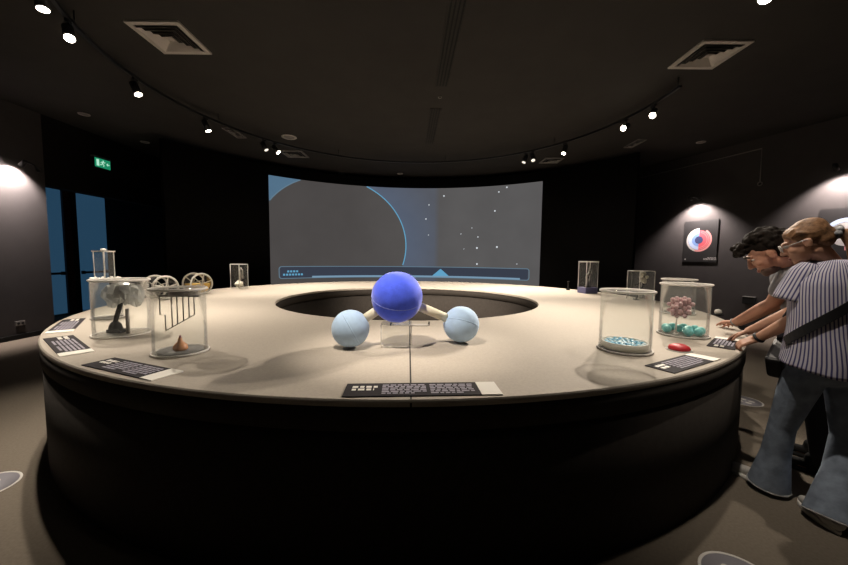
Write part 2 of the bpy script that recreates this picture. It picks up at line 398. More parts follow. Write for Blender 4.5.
# ------------------------------------------------------------------ projection screen
RS = 5.47
S0, S1, Z0, Z1 = -4.14, 3.568, 0.42, 3.465
def scr(s, z, off=0.0):
    th = PI / 2 - s / RS; r = RS - off
    return V((C0.x + r * math.cos(th), C0.y + r * math.sin(th), z))
def screen_mat():
    mt, nt, out = new_mat('projected_image')
    N = nt.nodes.new; Lk = nt.links.new
    uv = N('ShaderNodeUVMap'); uv.uv_map = 'UVMap'
    sx = N('ShaderNodeSeparateXYZ'); Lk(uv.outputs[0], sx.inputs[0])
    def mth(op, a, b=None, c=None):
        n = N('ShaderNodeMath'); n.operation = op
        for i, q in enumerate((a, b, c)):
            if q is None: continue
            if isinstance(q, (int, float)): n.inputs[i].default_value = q
            else: Lk(q, n.inputs[i])
        return n.outputs[0]
    s, z = sx.outputs['X'], sx.outputs['Y']
    dx = mth('DIVIDE', mth('ADD', s, 2.42), 2.08); dz = mth('DIVIDE', mth('SUBTRACT', z, 1.75), 1.90)
    d = mth('SQRT', mth('ADD', mth('MULTIPLY', dx, dx), mth('MULTIPLY', dz, dz)))
    inside = mth('LESS_THAN', d, 1.0)
    # blue space beside the planet, fading with distance from its rim and cut at the projector seam
    r = N('ShaderNodeMapRange'); r.inputs[1].default_value = 1.0; r.inputs[2].default_value = 1.55; r.inputs[3].default_value = 1.0; r.inputs[4].default_value = 0.45
    Lk(d, r.inputs[0])
    seam = N('ShaderNodeMapRange'); seam.inputs[1].default_value = 0.50; seam.inputs[2].default_value = 0.66; seam.inputs[3].default_value = 1.0; seam.inputs[4].default_value = 0.12
    Lk(s, seam.inputs[0])
    left = mth('LESS_THAN', s, -2.4)
    blue = mth('MULTIPLY', mth('MULTIPLY', mth('SUBTRACT', 1.0, inside), r.outputs[0]), seam.outputs[0])
    mix = N('ShaderNodeMix'); mix.data_type = 'RGBA'; Lk(blue, mix.inputs['Factor'])
    base = N('ShaderNodeMix'); base.data_type = 'RGBA'
    gr = N('ShaderNodeMapRange'); gr.inputs[1].default_value = -2.0; gr.inputs[2].default_value = 1.2; Lk(s, gr.inputs[0]); Lk(gr.outputs[0], base.inputs['Factor'])
    base.inputs[6].default_value = (0.070, 0.064, 0.062, 1); base.inputs[7].default_value = (0.100, 0.095, 0.092, 1); Lk(base.outputs[2], mix.inputs[6]); mix.inputs[7].default_value = (0.092, 0.115, 0.165, 1)
    mix2 = N('ShaderNodeMix'); mix2.data_type = 'RGBA'; Lk(mth('MULTIPLY', left, mth('SUBTRACT', 1.0, inside)), mix2.inputs['Factor'])
    Lk(mix.outputs[2], mix2.inputs[6]); mix2.inputs[7].default_value = (0.085, 0.16, 0.24, 1)
    ns = N('ShaderNodeTexNoise'); ns.inputs['Scale'].default_value = 1.2; ns.inputs['Detail'].default_value = 4; Lk(uv.outputs[0], ns.inputs['Vector'])
    sc_ = mth('ADD', mth('MULTIPLY', ns.outputs['Fac'], 0.25), 0.88)
    e = N('ShaderNodeEmission'); Lk(mix2.outputs[2], e.inputs[0]); Lk(sc_, e.inputs[1])
    Lk(e.outputs[0], out.inputs[0]); return mt
M['screen'] = screen_mat()
M['scr_line'] = emat('projected_pale_line', (0.28, 0.46, 0.62), 0.42)
M['scr_arc'] = emat('projected_cyan_line', (0.16, 0.48, 0.74), 0.75)
M['scr_bar'] = emat('projected_light_bar', (0.34, 0.56, 0.78), 0.55)
M['scr_dark'] = emat('projected_navy', (0.040, 0.048, 0.070), 1.0)
M['scr_mark'] = emat('projected_marker', (0.14, 0.42, 0.66), 0.85)
M['scr_star'] = emat('projected_star', (0.8, 0.85, 0.9), 0.8)
sroot = thing('projection_screen', 'wide curved screen showing a planet outline, stars and a timeline bar', 'screen', scr(0, Z0))
mb = MB(); nS = 64
rows = [[scr(S0 + (S1 - S0) * i / nS, zz) for i in range(nS + 1)] for zz in (Z0, Z1)]
mb.loft(rows, False, False, closed=False, uv=True)
for k in mb.uv:   # UV in metres along the arc and height
    i = k
    mb.uv[k] = [(S0 + (S1 - S0) * (i + a) / nS, Z0 + (Z1 - Z0) * b_) for a, b_ in ((0, 0), (1, 0), (1, 1), (0, 1))]
so = link('screen_surface', mb, M['screen'], sroot, world=True)
md = so.modifiers.new('thick', 'SOLIDIFY'); md.thickness = 0.012; md.offset = 0
def flat_strip(pts_in, pts_out, off=0.012):
    b_ = MB(); b_.loft([[scr(*p, off) for p in pts_in], [scr(*p, off) for p in pts_out]], False, False, closed=False); return b_
# planet outline, only where it lies on the screen
def arc_pts(k, a0, a1, n=60): return [(-2.42 + 2.08 * k * math.cos(a0 + (a1 - a0) * i / n), 1.75 + 1.90 * k * math.sin(a0 + (a1 - a0) * i / n)) for i in range(n + 1)]
top = math.asin((3.455 - 1.75) / 1.90)
link('planet_outline', flat_strip(arc_pts(0.993, -0.30, top), arc_pts(1.007, -0.30, top)), M['scr_arc'], sroot, world=True)
la = math.acos((S0 + 0.01 + 2.42) / 2.08)
link('planet_outline', flat_strip(arc_pts(0.993, PI - top, la), arc_pts(1.007, PI - top, la)), M['scr_line'], sroot, world=True)
# timeline frame
def rrect(x0, x1, y0, y1, r, n=6, seg=40):
    P = []
    for i in range(seg + 1): P.append((x0 + r + (x1 - x0 - 2 * r) * i / seg, y0))
    for i in range(1, n + 1): a = -PI / 2 + PI / 2 * i / n; P.append((x1 - r + r * math.cos(a), y0 + r + r * math.sin(a)))
    for i in range(1, n + 1): a = PI / 2 * i / n; P.append((x1 - r + r * math.cos(a), y1 - r + r * math.sin(a)))
    for i in range(1, seg + 1): P.append((x1 - r - (x1 - x0 - 2 * r) * i / seg, y1))
    for i in range(1, n + 1): a = PI / 2 + PI / 2 * i / n; P.append((x0 + r + r * math.cos(a), y1 - r + r * math.sin(a)))
    for i in range(1, n + 1): a = PI + PI / 2 * i / n; P.append((x0 + r + r * math.cos(a), y0 + r + r * math.sin(a)))
    return P
o_ = rrect(-3.94, 3.30, 0.815, 1.15, 0.08); i_ = rrect(-3.918, 3.278, 0.834, 1.131, 0.065)
b_ = MB(); b_.loft([[scr(*p, 0.012) for p in o_], [scr(*p, 0.012) for p in i_]], False, False)
link('timeline_frame', b_, M['scr_line'], sroot, world=True)
xs = [-3.90 + 7.16 * i / 40 for i in range(41)]
link('timeline_field', flat_strip([(x, 0.84) for x in xs], [(x, 1.125) for x in xs], 0.009), M['scr_dark'], sroot, world=True)
xs = [-3.06 + 6.1 * i / 40 for i in range(41)]
link('timeline_bar', flat_strip([(x, 0.83) for x in xs], [(x, 0.878) for x in xs], 0.016), M['scr_bar'], sroot, world=True)
link('marker', flat_strip([(0.46, 0.875), (0.96, 0.875)], [(0.70, 1.08), (0.72, 1.08)], 0.018), M['scr_mark'], sroot, world=True)
xs = [2.98, 3.1, 3.2, 3.26]
link('end_square', flat_strip([(x, 0.86) for x in xs], [(x, 1.06) for x in xs], 0.014), M['scr_bar' if 0 else 'scr_dark'], sroot, world=True)
def word_row(b_, x0, x1, y, h, wmin, wmax, fn):
    x = x0
    while x < x1:
        w = min(rnd.uniform(wmin, wmax), x1 - x); fn(b_, x, x + w, y, h); x += w + wmin * 0.5
b_ = MB()
def scr_word(bb, xa, xb, y, h):
    bb.loft([[scr(xa, y, 0.014), scr(xb, y, 0.014)], [scr(xa, y + h, 0.014), scr(xb, y + h, 0.014)]], False, False, closed=False)
word_row(b_, -3.72, -3.43, 0.985, 0.05, 0.05, 0.06, scr_word)
link('caption', b_, M['scr_arc'], sroot, world=True); b_ = MB()
word_row(b_, -3.83, -3.30, 0.90, 0.05, 0.05, 0.06, scr_word)
link('caption', b_, M['scr_arc'], sroot, world=True)
for (s_, z_, r_) in [(0.78, 3.239, 1), (0.338, 2.979, .8), (0.253, 2.566, .9), (2.378, 3.287, .9), (2.599, 3.40, 1), (2.278, 2.762, 1), (1.623, 2.295, .6), (1.302, 2.123, .6), (1.804, 2.032, .8), (1.782, 1.713, 1.2), (2.362, 1.741, 1.2), (1.793, 1.246, 1.1), (2.942, 1.267, .6), (1.4, 1.683, .5), (0.333, 2.093, .6)]:
    b_ = MB(); k = 8; rr = 0.024 * r_
    b_.add([scr(s_ + rr * math.cos(2 * PI * i / k), z_ + rr * math.sin(2 * PI * i / k), 0.012) for i in range(k)], [tuple(range(k))], False)
    link('star', b_, M['scr_star'], sroot, world=True)

# ------------------------------------------------------------------ the big ring table
tb = thing('display_table', 'huge ring-shaped exhibition table with tan top and black sides', 'table', C0)
mb = MB(); mb.lathe([(RI, TZ - 0.028), (RI + .003, TZ - 0.006), (RI + 0.008, TZ), (RO - 0.010, TZ), (RO - .003, TZ - 0.006), (RO, TZ - 0.016), (RO, TZ - 0.028)], (0, 0, 0), 192, closed_prof=True)
for i in range(len(mb.s)): mb.s[i] = False
link('tabletop', mb, M['table_top'], tb)
mb = MB(); mb.lathe([(RO - 0.004, TZ - 0.030), (RO - 0.004, TZ - 0.135), (RO - 0.03, TZ - 0.135), (RO - 0.03, TZ - 0.030)], (0, 0, 0), 192, closed_prof=True); link('apron', mb, M['table_side'], tb)
mb = MB(); mb.lathe([(RO - 0.012, TZ - 0.139), (RO - 0.012, 0.0), (RO - 0.04, 0.0), (RO - 0.04, TZ - 0.139)], (0, 0, 0), 192, closed_prof=True); link('skirt', mb, M['table_side'], tb)
mb = MB(); mb.lathe([(RI + 0.004, TZ - 0.030), (RI + 0.004, TZ - 0.135), (RI + 0.03, TZ - 0.135), (RI + 0.03, TZ - 0.030)], (0, 0, 0), 144, closed_prof=True); link('inner_apron', mb, M['table_side'], tb)
mb = MB(); mb.lathe([(RI + 0.012, TZ - 0.150), (RI + 0.012, 0.0), (RI + 0.04, 0.0), (RI + 0.04, TZ - 0.150)], (0, 0, 0), 144, closed_prof=True); link('inner_skirt', mb, M['table_side'], tb)
def seam_strip(deg):
    a = math.radians(deg); d = V((math.cos(a), math.sin(a), 0)); n_ = V((-d.y, d.x, 0)) * 0.004
    b_ = MB(); r0, r1 = RI + 0.01, RO - 0.012
    b_.add([d * r0 - n_ + V((0, 0, TZ + .0006)), d * r1 - n_ + V((0, 0, TZ + .0006)), d * r1 + n_ + V((0, 0, TZ + .0006)), d * r0 + n_ + V((0, 0, TZ + .0006))], [(0, 1, 2, 3)], False)
    b_.box(d * (RO + 0.0003) + V((0, 0, TZ - 0.02)), (0.001, 0.008, 0.02), Matrix.Rotation(a, 3, 'Z'))
    return b_
p_ = atZ(411, 401, TZ) - C0
link('seam', seam_strip(math.degrees(math.atan2(p_.y, p_.x))), M['groove'], tb)

# ------------------------------------------------------------------ information labels along the rim
def info_label(d0, d1, label, white=0.09, r0=3.365, r1=3.51, paras=2):
    dm = (d0 + d1) / 2; a = math.radians(dm); ln = math.radians(d1 - d0) * 3.44
    t = thing('info_label', label, 'label', ring(3.4375, dm, TZ + 0.0008), a + PI / 2, 'information labels on the table rim')
    w = r1 - r0; z = 0.004
    # local x along the rim, local y towards the table centre
    mb = MB(); mb.box((-white / 2, 0, z / 2), (ln - white, w, z)); link('panel', mb, M['label'], t)
    mb = MB(); mb.box((ln / 2 - white / 2, 0, z / 2 + .0005), (white, w, z + .001)); link('white_panel', mb, M['label_white'], t)
    def wd_(bb, xa, xb, y, h): bb.box(((xa + xb) / 2, y, z + 0.0006), (xb - xa, h, 0.0008))
    x0 = -ln / 2 + 0.02; x1 = ln / 2 - white - 0.012; tw = (x1 - x0) * 0.24
    mb = MB(); word_row(mb, x0 + .01, x0 + tw * .9, 0.028, 0.02, 0.018, 0.03, wd_); word_row(mb, x0 + .01, x0 + tw * .8, -0.002, 0.02, 0.018, 0.03, wd_)
    link('title', mb, M['label_white'], t)
    pw = (x1 - x0 - tw) / paras
    for q in range(paras):
        mb = MB(); xa = x0 + tw + pw * q + .008
        for k in range(6): word_row(mb, xa, xa + pw - .018 - (0.05 if k == 5 else 0), 0.046 - k * 0.0185, 0.0105, 0.014, 0.034, wd_)
        link('paragraph', mb, M['ink'], t)
    return t
info_label(-147.0, -135.6, 'dark information label farthest left on the rim, beside the blue doors')
info_label(-132.4, -121.2, 'dark information label with white end in front of the tall crumpled-film case')
info_label(-116.6, -107.0, 'dark information label with white end in front of the copper drop case')
info_label(-92.1, -80.8, 'long dark information label centred in front of the blue molecule model')
info_label(-64.8, -55.9, 'dark information label in front of the case with the blue beads', paras=1)
info_label(-50.4, -43.5, 'short dark information label beside the woman\'s hand', white=0.07, paras=1)

# ------------------------------------------------------------------ molecule and its stand
mR = 0.178
Pb = atY(397, 297, 2.24); rb = 0.5 * 51 / FPX * (2.24 * cp + (CAM_H - Pb.z) * sp)
pl = atZ(350, 348, TZ); pr = atZ(461, 343, TZ)
rl = 0.5 * 38 / FPX * (pl - CAMP).dot(FW) * 0.985; rr_ = 0.5 * 36.5 / FPX * (pr - CAMP).dot(FW) * 0.985
Cl = V((pl.x, pl.y + 0.02, TZ + rl + 0.003)); Cr = V((pr.x, pr.y + 0.02, TZ + rr_ + 0.003))
mol = thing('molecule_model', 'plush molecule of one large royal blue ball and two pale blue balls', 'molecule model', (Pb.x, Pb.y, TZ))
mb = MB()
for s, cc in ((-1, Cl), (1, Cr)):
    d = (cc - Pb).normalized()
    b2 = MB(); b2.cyl(Pb + d * (rb * 0.85), cc - d * (rl * 0.85), 0.030, 0.030, 20); link('rod', b2, M['cream'], mol, world=True)
def plush(c, r, tilt):
    b2 = MB(); b2.ball((0, 0, 0), r, 56)
    for i, v in enumerate(b2.v):
        q = v.normalized(); n_ = q.dot(tilt)
        k = 1 - 0.018 * math.exp(-(n_ / 0.035) ** 2) + 0.006 * math.sin(q.x * 7 + q.z * 5) * math.cos(q.y * 6)
        az = math.atan2(q.dot(basis(tilt)[0]), q.dot(basis(tilt)[1]))
        k += 0.005 * math.sin(az * 26) * math.exp(-(n_ / 0.12) ** 2)
        b2.v[i] = v * k
    return b2.shift(c)
def seam_ring(c, r, tilt):
    u, w, d = basis(tilt)
    return MB().tube([V(c) + (u * math.cos(2 * PI * i / 72) + w * math.sin(2 * PI * i / 72)) * r * (0.985 + 0.006 * math.sin(i * 2.9)) for i in range(72)], 0.0035, 6, closed=True)
t1 = V((0.12, -0.42, 1)).normalized()
bo = link('large_ball', plush(Pb, rb, t1), M['blue_velvet'], mol, world=True)
link('stitched_seam', seam_ring(Pb, rb, t1), M['blue_seam'], bo, world=True)
for cc, rr0, tl in ((Cl, rl, V((0.9, 0.3, 0.5)).normalized()), (Cr, rr_, V((0.25, 0.45, 1)).normalized())):
    so_ = link('small_ball', plush(cc, rr0, tl), M['pale_velvet'], mol, world=True)
    link('stitched_seam', seam_ring(cc, rr0, tl), M['pale_velvet'], so_, world=True)
# clear stand: a bent acrylic sheet (front panel, top, back legs)
st = thing('acrylic_stand', 'clear acrylic stand holding up the large blue ball', 'stand', (Pb.x, Pb.y, TZ + .0008))
hw = 0.105; hz = Pb.z - TZ - rb - 0.004
mb = MB(); yf = -0.06
mb.box((0, yf, hz / 2), (hw * 2 * 0.92, 0.006, hz)); mb.box((0, 0.0, hz), (hw * 2 * 0.92, 0.126, 0.006)); mb.box((0, 0.06, hz / 2), (hw * 2 * 0.92, 0.006, hz))
link('bent_sheet', mb, M['acrylic'], st)
mb = MB()
e = hw * 0.92
mb.tube([(-e, yf, hz), (-e, yf, 0.02), (-e + 0.02, yf, 0.002), (e - 0.02, yf, 0.002), (e, yf, 0.02), (e, yf, hz)], 0.004, 6)
link('polished_edge', mb, M['acrylic_rim'], st)
q0 = atZ(391, 325.5, TZ) - st.location; q1 = atZ(429, 325.5, TZ) - st.location
mb = MB(); mb.box(((q0.x + q1.x) / 2, q0.y, 0.006), (q1.x - q0.x, 0.03, 0.012)); link('base_foot', mb, M['acrylic_rim'], st, bevel=0.002)
for q in (q0, q1): mb = MB(); mb.box((q.x, q.y + 0.02, 0.012), (0.012, 0.07, 0.024)); link('foot_clip', mb, M['matte_black'], st, bevel=0.002)

# ------------------------------------------------------------------ acrylic cases
def cyl_case(name, label, cx, cy, r, h, lid=True, base=True, group='clear acrylic display cases', lidmat='acrylic_lid', knobs=0, gap=0.0):
    t = thing(name, label, 'display case', (cx, cy, TZ), 0, group)
    if base:
        mb = MB(); mb.lathe([(0, 0), (r + .012, 0), (r + .012, 0.008), (r - .006, 0.012), (0, 0.012)], n=48); link('base_plate', mb, M['acrylic_lid'], t)
        mb = MB(); mb.torus((0, 0, 0.010), r + 0.006, 0.005, n=56, k=6); link('base_rim', mb, M['acrylic_rim'], t)
    mb = MB(); mb.lathe([(r, 0.014), (r, h - 0.01), (r - 0.004, h - 0.01), (r - 0.004, 0.014)], n=64, closed_prof=True); link('tube', mb, M['acrylic'], t)
    if lid:
        mb = MB(); mb.lathe([(0, h - 0.009), (r + .004, h - 0.009), (r + .004, h + 0.004), (0, h + 0.004)], n=56); ld = link('lid', mb, M[lidmat], t)
        mb = MB(); mb.torus((0, 0, h - .002), r + 0.003, 0.0075, n=64, k=8); link('lid_rim', mb, M['acrylic_rim'], ld)
        for k in range(knobs):
            a = 2 * PI * k / knobs; b2 = MB(); b2.ball((r * .86 * math.cos(a), r * .86 * math.sin(a), h + .012), (0.016, 0.016, 0.014), 10)
            link('lid_knob', b2, M['white'], t)
    return t
def box_case(name, label, cx, cy, sx, sy, h, rotz, group='clear acrylic display cases'):
    t = thing(name, label, 'display case', (cx, cy, TZ), rotz, group)
    mb = MB(); e = 0.003
    for s in (-1, 1):
        mb.box((s * (sx / 2 - e / 2), 0, h / 2), (e, sy, h)); mb.box((0, s * (sy / 2 - e / 2), h / 2), (sx - 2 * e, e, h))
    mb.box((0, 0, h - e / 2), (sx, sy, e)); link('cover', mb, M['acrylic'], t)
    mb = MB()
    P = [(sx / 2 * a, sy / 2 * b) for a, b in ((-1, -1), (1, -1), (1, 1), (-1, 1))]
    for i in range(4):
        (xa, ya), (xb, yb) = P[i], P[(i + 1) % 4]
        mb.tube([(xa, ya, 0.004), (xa, ya, h)], 0.006, 6); mb.tube([(xa, ya, h), (xb, yb, h)], 0.006, 6)
    link('polished_edge', mb, M['acrylic_rim'], t)
    return t

# right, nearest: cream dish with blue and white beads
c1 = V((1.30, 2.19)); r1 = 0.150
cyl_case('acrylic_cylinder', 'nearest clear cylinder on the right, standing over a dish of blue beads', c1.x, c1.y, r1, 0.385)
ds = thing('bead_dish', 'cream round dish inside the nearest right cylinder', 'dish', (c1.x, c1.y, TZ + 0.013), 0)
mb = MB(); mb.lathe([(0, 0), (0.130, 0), (0.137, 0.006), (0.137, 0.040), (0.131, 0.044), (0.123, 0.040), (0.121, 0.020), (0, 0.016)], n=56); link('bowl', mb, M['dish'], ds)
mb = MB(); mb.torus((0, 0, 0.042), 0.131, 0.005, n=56, k=6); link('rim', mb, M['white'], ds)
bead_me = {}
for nm in ('bead_blue', 'bead_pale'):
    b2 = MB(); b2.ball((0, 0, 0), (0.0155, 0.0135, 0.012), 12); bead_me[nm] = b2.mesh('bead'); bead_me[nm].materials.append(M[nm])
k = 0
for rad_, cnt in ((0.0, 1), (0.028, 6), (0.055, 11), (0.081, 16), (0.106, 20)):
    for i in range(cnt):
        a = 2 * PI * (i + 0.3 * rnd.random()) / cnt
        nm = 'bead_blue' if rnd.random() < 0.62 else 'bead_pale'
        o = bpy.data.objects.new('bead', bead_me[nm]); COL.objects.link(o)
        o.location = (c1.x + rad_ * math.cos(a), c1.y + rad_ * math.sin(a), TZ + 0.013 + 0.020 + 0.0125 + rnd.uniform(0, 0.004)); o.rotation_euler = (rnd.uniform(-.3, .3), rnd.uniform(-.3, .3), rnd.random() * 6)
        tag(o, ('glossy blue bead' if nm == 'bead_blue' else 'pale blue-white bead') + ' lying in the cream dish of the nearest right cylinder', 'bead', 'blue beads in the cream dish' if nm == 'bead_blue' else 'pale beads in the cream dish')
# right, second: lattice model over turquoise balls
c2 = V((2.03, 2.66)); r2 = 0.160
cyl_case('acrylic_cylinder', 'clear cylinder by the man\'s hand, holding a pink lattice above turquoise balls', c2.x, c2.y, r2, 0.40)
b2 = MB(); b2.ball((0, 0, 0), 0.031, 20); tm = b2.mesh('ball'); tm.materials.append(M['turquoise'])
for i in (0, 1, 2, 3, 4, 6, 7, 8, 9, 11, 12):
    a = 2 * PI * i / 9 + .2; rr0 = 0.112 if i < 9 else 0.042
    if i >= 9: a = 2 * PI * i / 4
    o = bpy.data.objects.new('turquoise_ball', tm); COL.objects.link(o); o.location = (c2.x + rr0 * math.cos(a), c2.y + rr0 * math.sin(a), TZ + 0.0125 + 0.031)
    tag(o, 'turquoise ball on the floor of the cylinder with the pink lattice', 'ball', 'turquoise balls under the lattice')
lat = thing('lattice_model', 'pink crystal lattice of small balls inside the cylinder of turquoise balls', 'lattice model', (c2.x - 0.035, c2.y - 0.01, TZ + 0.20))
b2 = MB(); b2.ball((0, 0, 0), 0.0155, 16); am = b2.mesh('atom'); am.materials.append(M['atom'])
sp_ = 0.045; Rl = Matrix.Rotation(0.5, 3, 'Z') @ Matrix.Rotation(0.62, 3, 'X') @ Matrix.Rotation(0.6, 3, 'Y')
G = {}
for i in range(-2, 3):
    for j in range(-2, 3):
        for k in range(-2, 3):
            if abs(i) + abs(j) + abs(k) <= 3 and max(abs(i), abs(j), abs(k)) <= 2:
                if rnd.random() < 0.9 or (i == j == k == 0): G[(i, j, k)] = Rl @ (V((i, j, k)) * sp_ * 0.78) + V((0, 0, 0.02))
for q in G.values():
    o = bpy.data.objects.new('atom', am); COL.objects.link(o); o.parent = lat; o.location = q
mb = MB()
for (i, j, k), q in G.items():
    for d in ((1, 0, 0), (0, 1, 0), (0, 0, 1)):
        n_ = (i + d[0], j + d[1], k + d[2])
        if n_ in G: mb.cyl(q, G[n_], 0.0055, n=6, caps=False)
link('bond', mb, M['atom_dark'], lat)
mb = MB(); lo = min(q.z for q in G.values()); bt = min(G.values(), key=lambda q: q.z)
mb.cyl((bt.x, bt.y, -0.187), (bt.x, bt.y, bt.z), 0.006, n=8); mb.cyl((bt.x, bt.y, -0.1875), (bt.x, bt.y, -0.181), 0.016, n=20); link('support_rod', mb, M['acrylic_rim'], lat)
# right, third cylinder behind it
c3 = ring(3.18, -16.5)
c3 = V((2.80, 3.77)); cyl_case('acrylic_cylinder', 'clear cylinder half hidden behind the one with the pink lattice', c3.x, c3.y, 0.158, 0.375)
# boxes
box_case('acrylic_box', 'clear square box with white crystal, standing behind the right cylinders', 3.17, 5.02, 0.24, 0.24, 0.42, 0.15)
t = thing('crystal_model', 'white crystal cluster on a dark rod inside the square box on the right', 'crystal', (3.17, 5.02, TZ))
mb = MB(); mb.cyl((-0.06, 0, 0), (0.05, 0, 0.24), 0.010, n=8); mb.tube([(-0.085, 0, 0.21), (-0.02, 0, 0.25), (0.06, 0, 0.27)], 0.016, 8); mb.cyl((-.05, 0, 0), (-.05, 0, .012), 0.045, n=16); link('holder', mb, M['matte_black'], t)
mb = MB()
for i in range(12): mb.ball((0.03 + rnd.uniform(-.04, .04), rnd.uniform(-.04, .04), 0.32 + rnd.uniform(-.05, .06)), (rnd.uniform(.02, .04), .025, rnd.uniform(.02, .045)), 8)
link('cluster', mb, M['crystal'], t)
t = thing('acrylic_column', 'tall clear case on a blue-violet base, right of the screen', 'display case', (2.83, 5.93, TZ), 0.2, 'clear acrylic display cases')
mb = MB(); mb.box((0, 0, 0.05), (0.235, 0.22, 0.10)); link('base_block', mb, M['navy'], t, bevel=0.005)
mb = MB()
for s in (-1, 1): mb.box((s * 0.11, 0, 0.32), (0.004, 0.21, 0.43)); mb.box((0, s * 0.103, 0.32), (0.216, 0.004, 0.43))
link('cover', mb, M['acrylic'], t)
mb = MB()
for a, b in ((-1, -1), (1, -1), (1, 1), (-1, 1)): mb.tube([(a * .111, b * .105, .10), (a * .111, b * .105, .54)], 0.006, 6)
mb.box((0, 0, 0.54), (0.235, 0.225, 0.02)); link('polished_edge', mb, M['acrylic_rim'], t)
t = thing('specimen', 'dim figure-like specimen inside the tall case on the blue-violet base', 'specimen', (2.83, 5.93, TZ + 0.1005), 0)
mb = MB(); mb.cyl((0, 0, 0), (0, 0, 0.02), 0.06, n=20); link('foot', mb, M['matte_black'], t)
mb = MB(); mb.chain([((0, 0, .02), .03), ((0.01, 0, .10), .022), ((-.03, 0, .17), .018), ((0.03, 0, .26), .026), ((0.02, 0, .33), .012)], 10); link('body', mb, M['vent_dim'], t)
pg = atZ(568, 290, TZ)
t = thing('table_peg', 'small black peg standing on the far right of the tabletop', 'peg', (pg.x, pg.y, TZ))
mb = MB(); mb.lathe([(0, 0), (0.035, 0), (0.035, 0.015), (0.014, 0.03), (0.012, 0.14), (0.02, 0.15), (0.018, 0.165), (0, 0.17)], n=20); link('post', mb, M['matte_black'], t)
# far left box with pale specimen
fb = V((-3.24, 6.02)); box_case('acrylic_box', 'small clear box holding a pale shell-like specimen on the far left', fb.x, fb.y, 0.19, 0.19, 0.43, -0.3)
t = thing('pale_specimen', 'pale crumpled specimen inside the far left clear box', 'specimen', (fb.x, fb.y, TZ))
mb = MB()
for i in range(16): mb.ball((rnd.uniform(-.045, .045), rnd.uniform(-.04, .04), 0.05 + rnd.uniform(-.02, .07)), (rnd.uniform(.025, .045), rnd.uniform(.025, .04), rnd.uniform(.02, .04)), 8)
remeshed('lump', mb, M['crystal'], t, 0.008, 2, world=False)
mb = MB(); mb.tube([(0.0, 0, 0.1), (0.03, 0, 0.22), (0.01, 0, 0.33), (0.03, 0, 0.37), (0.055, 0, 0.33), (0.06, 0, 0.18)], [.018, .014, .012, .012, .012, .010], 8); link('arch', mb, M['vent'], t)

# wheels / drums
def drum(label, px, py, Rr, ln, ang, mat_in, mat_ring, fill):
    loc = atZ(px, py, TZ); 
    t = thing('drum_model', label, 'drum model', loc, ang, 'clear wheel drums')
    mb = MB(); mb.xx = 0
    ax = V((1, 0, 0)); z = Rr + 0.008
    mb.tube([V((-ln / 2, 0, z)) + V((0, math.cos(a), math.sin(a))) * (Rr - .006) for a in [2 * PI * i / 40 for i in range(40)]], 0.013, 8, closed=True); link('rim', mb, mat_ring, t)
    mb = MB(); mb.tube([V((ln / 2, 0, z)) + V((0, math.cos(a), math.sin(a))) * (Rr - .006) for a in [2 * PI * i / 40 for i in range(40)]], 0.013, 8, closed=True); link('rim', mb, mat_ring, t)
    mb = MB(); mb.cyl((-ln / 2, 0, z), (ln / 2, 0, z), Rr - 0.02, n=40, caps=False); link('shell', mb, M['acrylic'], t)
    for x in (-ln / 2, ln / 2):
        for i in range(3):
            a = PI * i / 3 + .3; d = V((0, math.cos(a), math.sin(a))) * (Rr - .01)
            b2 = MB(); b2.tube([V((x, 0, z)) - d, V((x, 0, z)) + d], 0.007, 6); link('spoke', b2, mat_ring, t)
    if fill:   # amber liquid in the lower half
        k = 20; prof = [V((0, math.cos(PI + PI * i / k) * (Rr - .024), math.sin(PI + PI * i / k) * (Rr - .024))) for i in range(k + 1)]
        b2 = MB(); b2.loft([[p + V((-ln / 2 + .01, 0, z)) for p in prof], [p + V((ln / 2 - .01, 0, z)) for p in prof]]); link('fill', b2, mat_in, t)
    else:
        b2 = MB(); b2.cyl((-ln / 2 + .02, 0, z), (ln / 2 - .02, 0, z), 0.02, n=12); link('axle', b2, mat_in, t)
    return t
drum('clear wheel drum with pale rims behind the left cylinders', 161, 299, 0.150, 0.30, -0.55, M['white'], M['white'], False)
drum('wheel drum half filled with amber yellow, left of the screen', 198, 294, 0.152, 0.24, -0.55, M['yellow'], M['white'], True)

# left rear cylinder with knobbed lid and a tall tube on it
c4 = atZ(108, 318, TZ); cyl_case('acrylic_cylinder', 'clear cylinder with a knobbed white lid nearest the blue doors', c4.x, c4.y, 0.110, 0.35, knobs=10, lidmat='acrylic_rim')
tc_ = atY(105.0, 279, c4.y)
t = thing('tall_tube', 'tall clear square tube standing on the knobbed lid near the blue doors', 'tube', (tc_.x, tc_.y, TZ + 0.357))
mb = MB(); w_, h_ = 0.095, 0.25
for s in (-1, 1): mb.box((s * w_ / 2, 0, h_ / 2), (0.004, w_, h_)); mb.box((0, s * w_ / 2, h_ / 2), (w_ - .004, 0.004, h_))
link('wall', mb, M['acrylic'], t)
mb = MB()
for a, b in ((-1, -1), (1, -1), (1, 1), (-1, 1)): mb.tube([(a * w_ / 2, b * w_ / 2, 0), (a * w_ / 2, b * w_ / 2, h_)], 0.004, 6)
mb.box((0, 0, h_), (w_ + .02, w_ + .02, 0.012)); link('edge', mb, M['acrylic_rim'], t)
mb = MB(); mb.lathe([(0, h_), (0.02, h_ + .006), (0.02, h_ + .02), (0, h_ + .026)], n=16); link('knob', mb, M['white'], t)
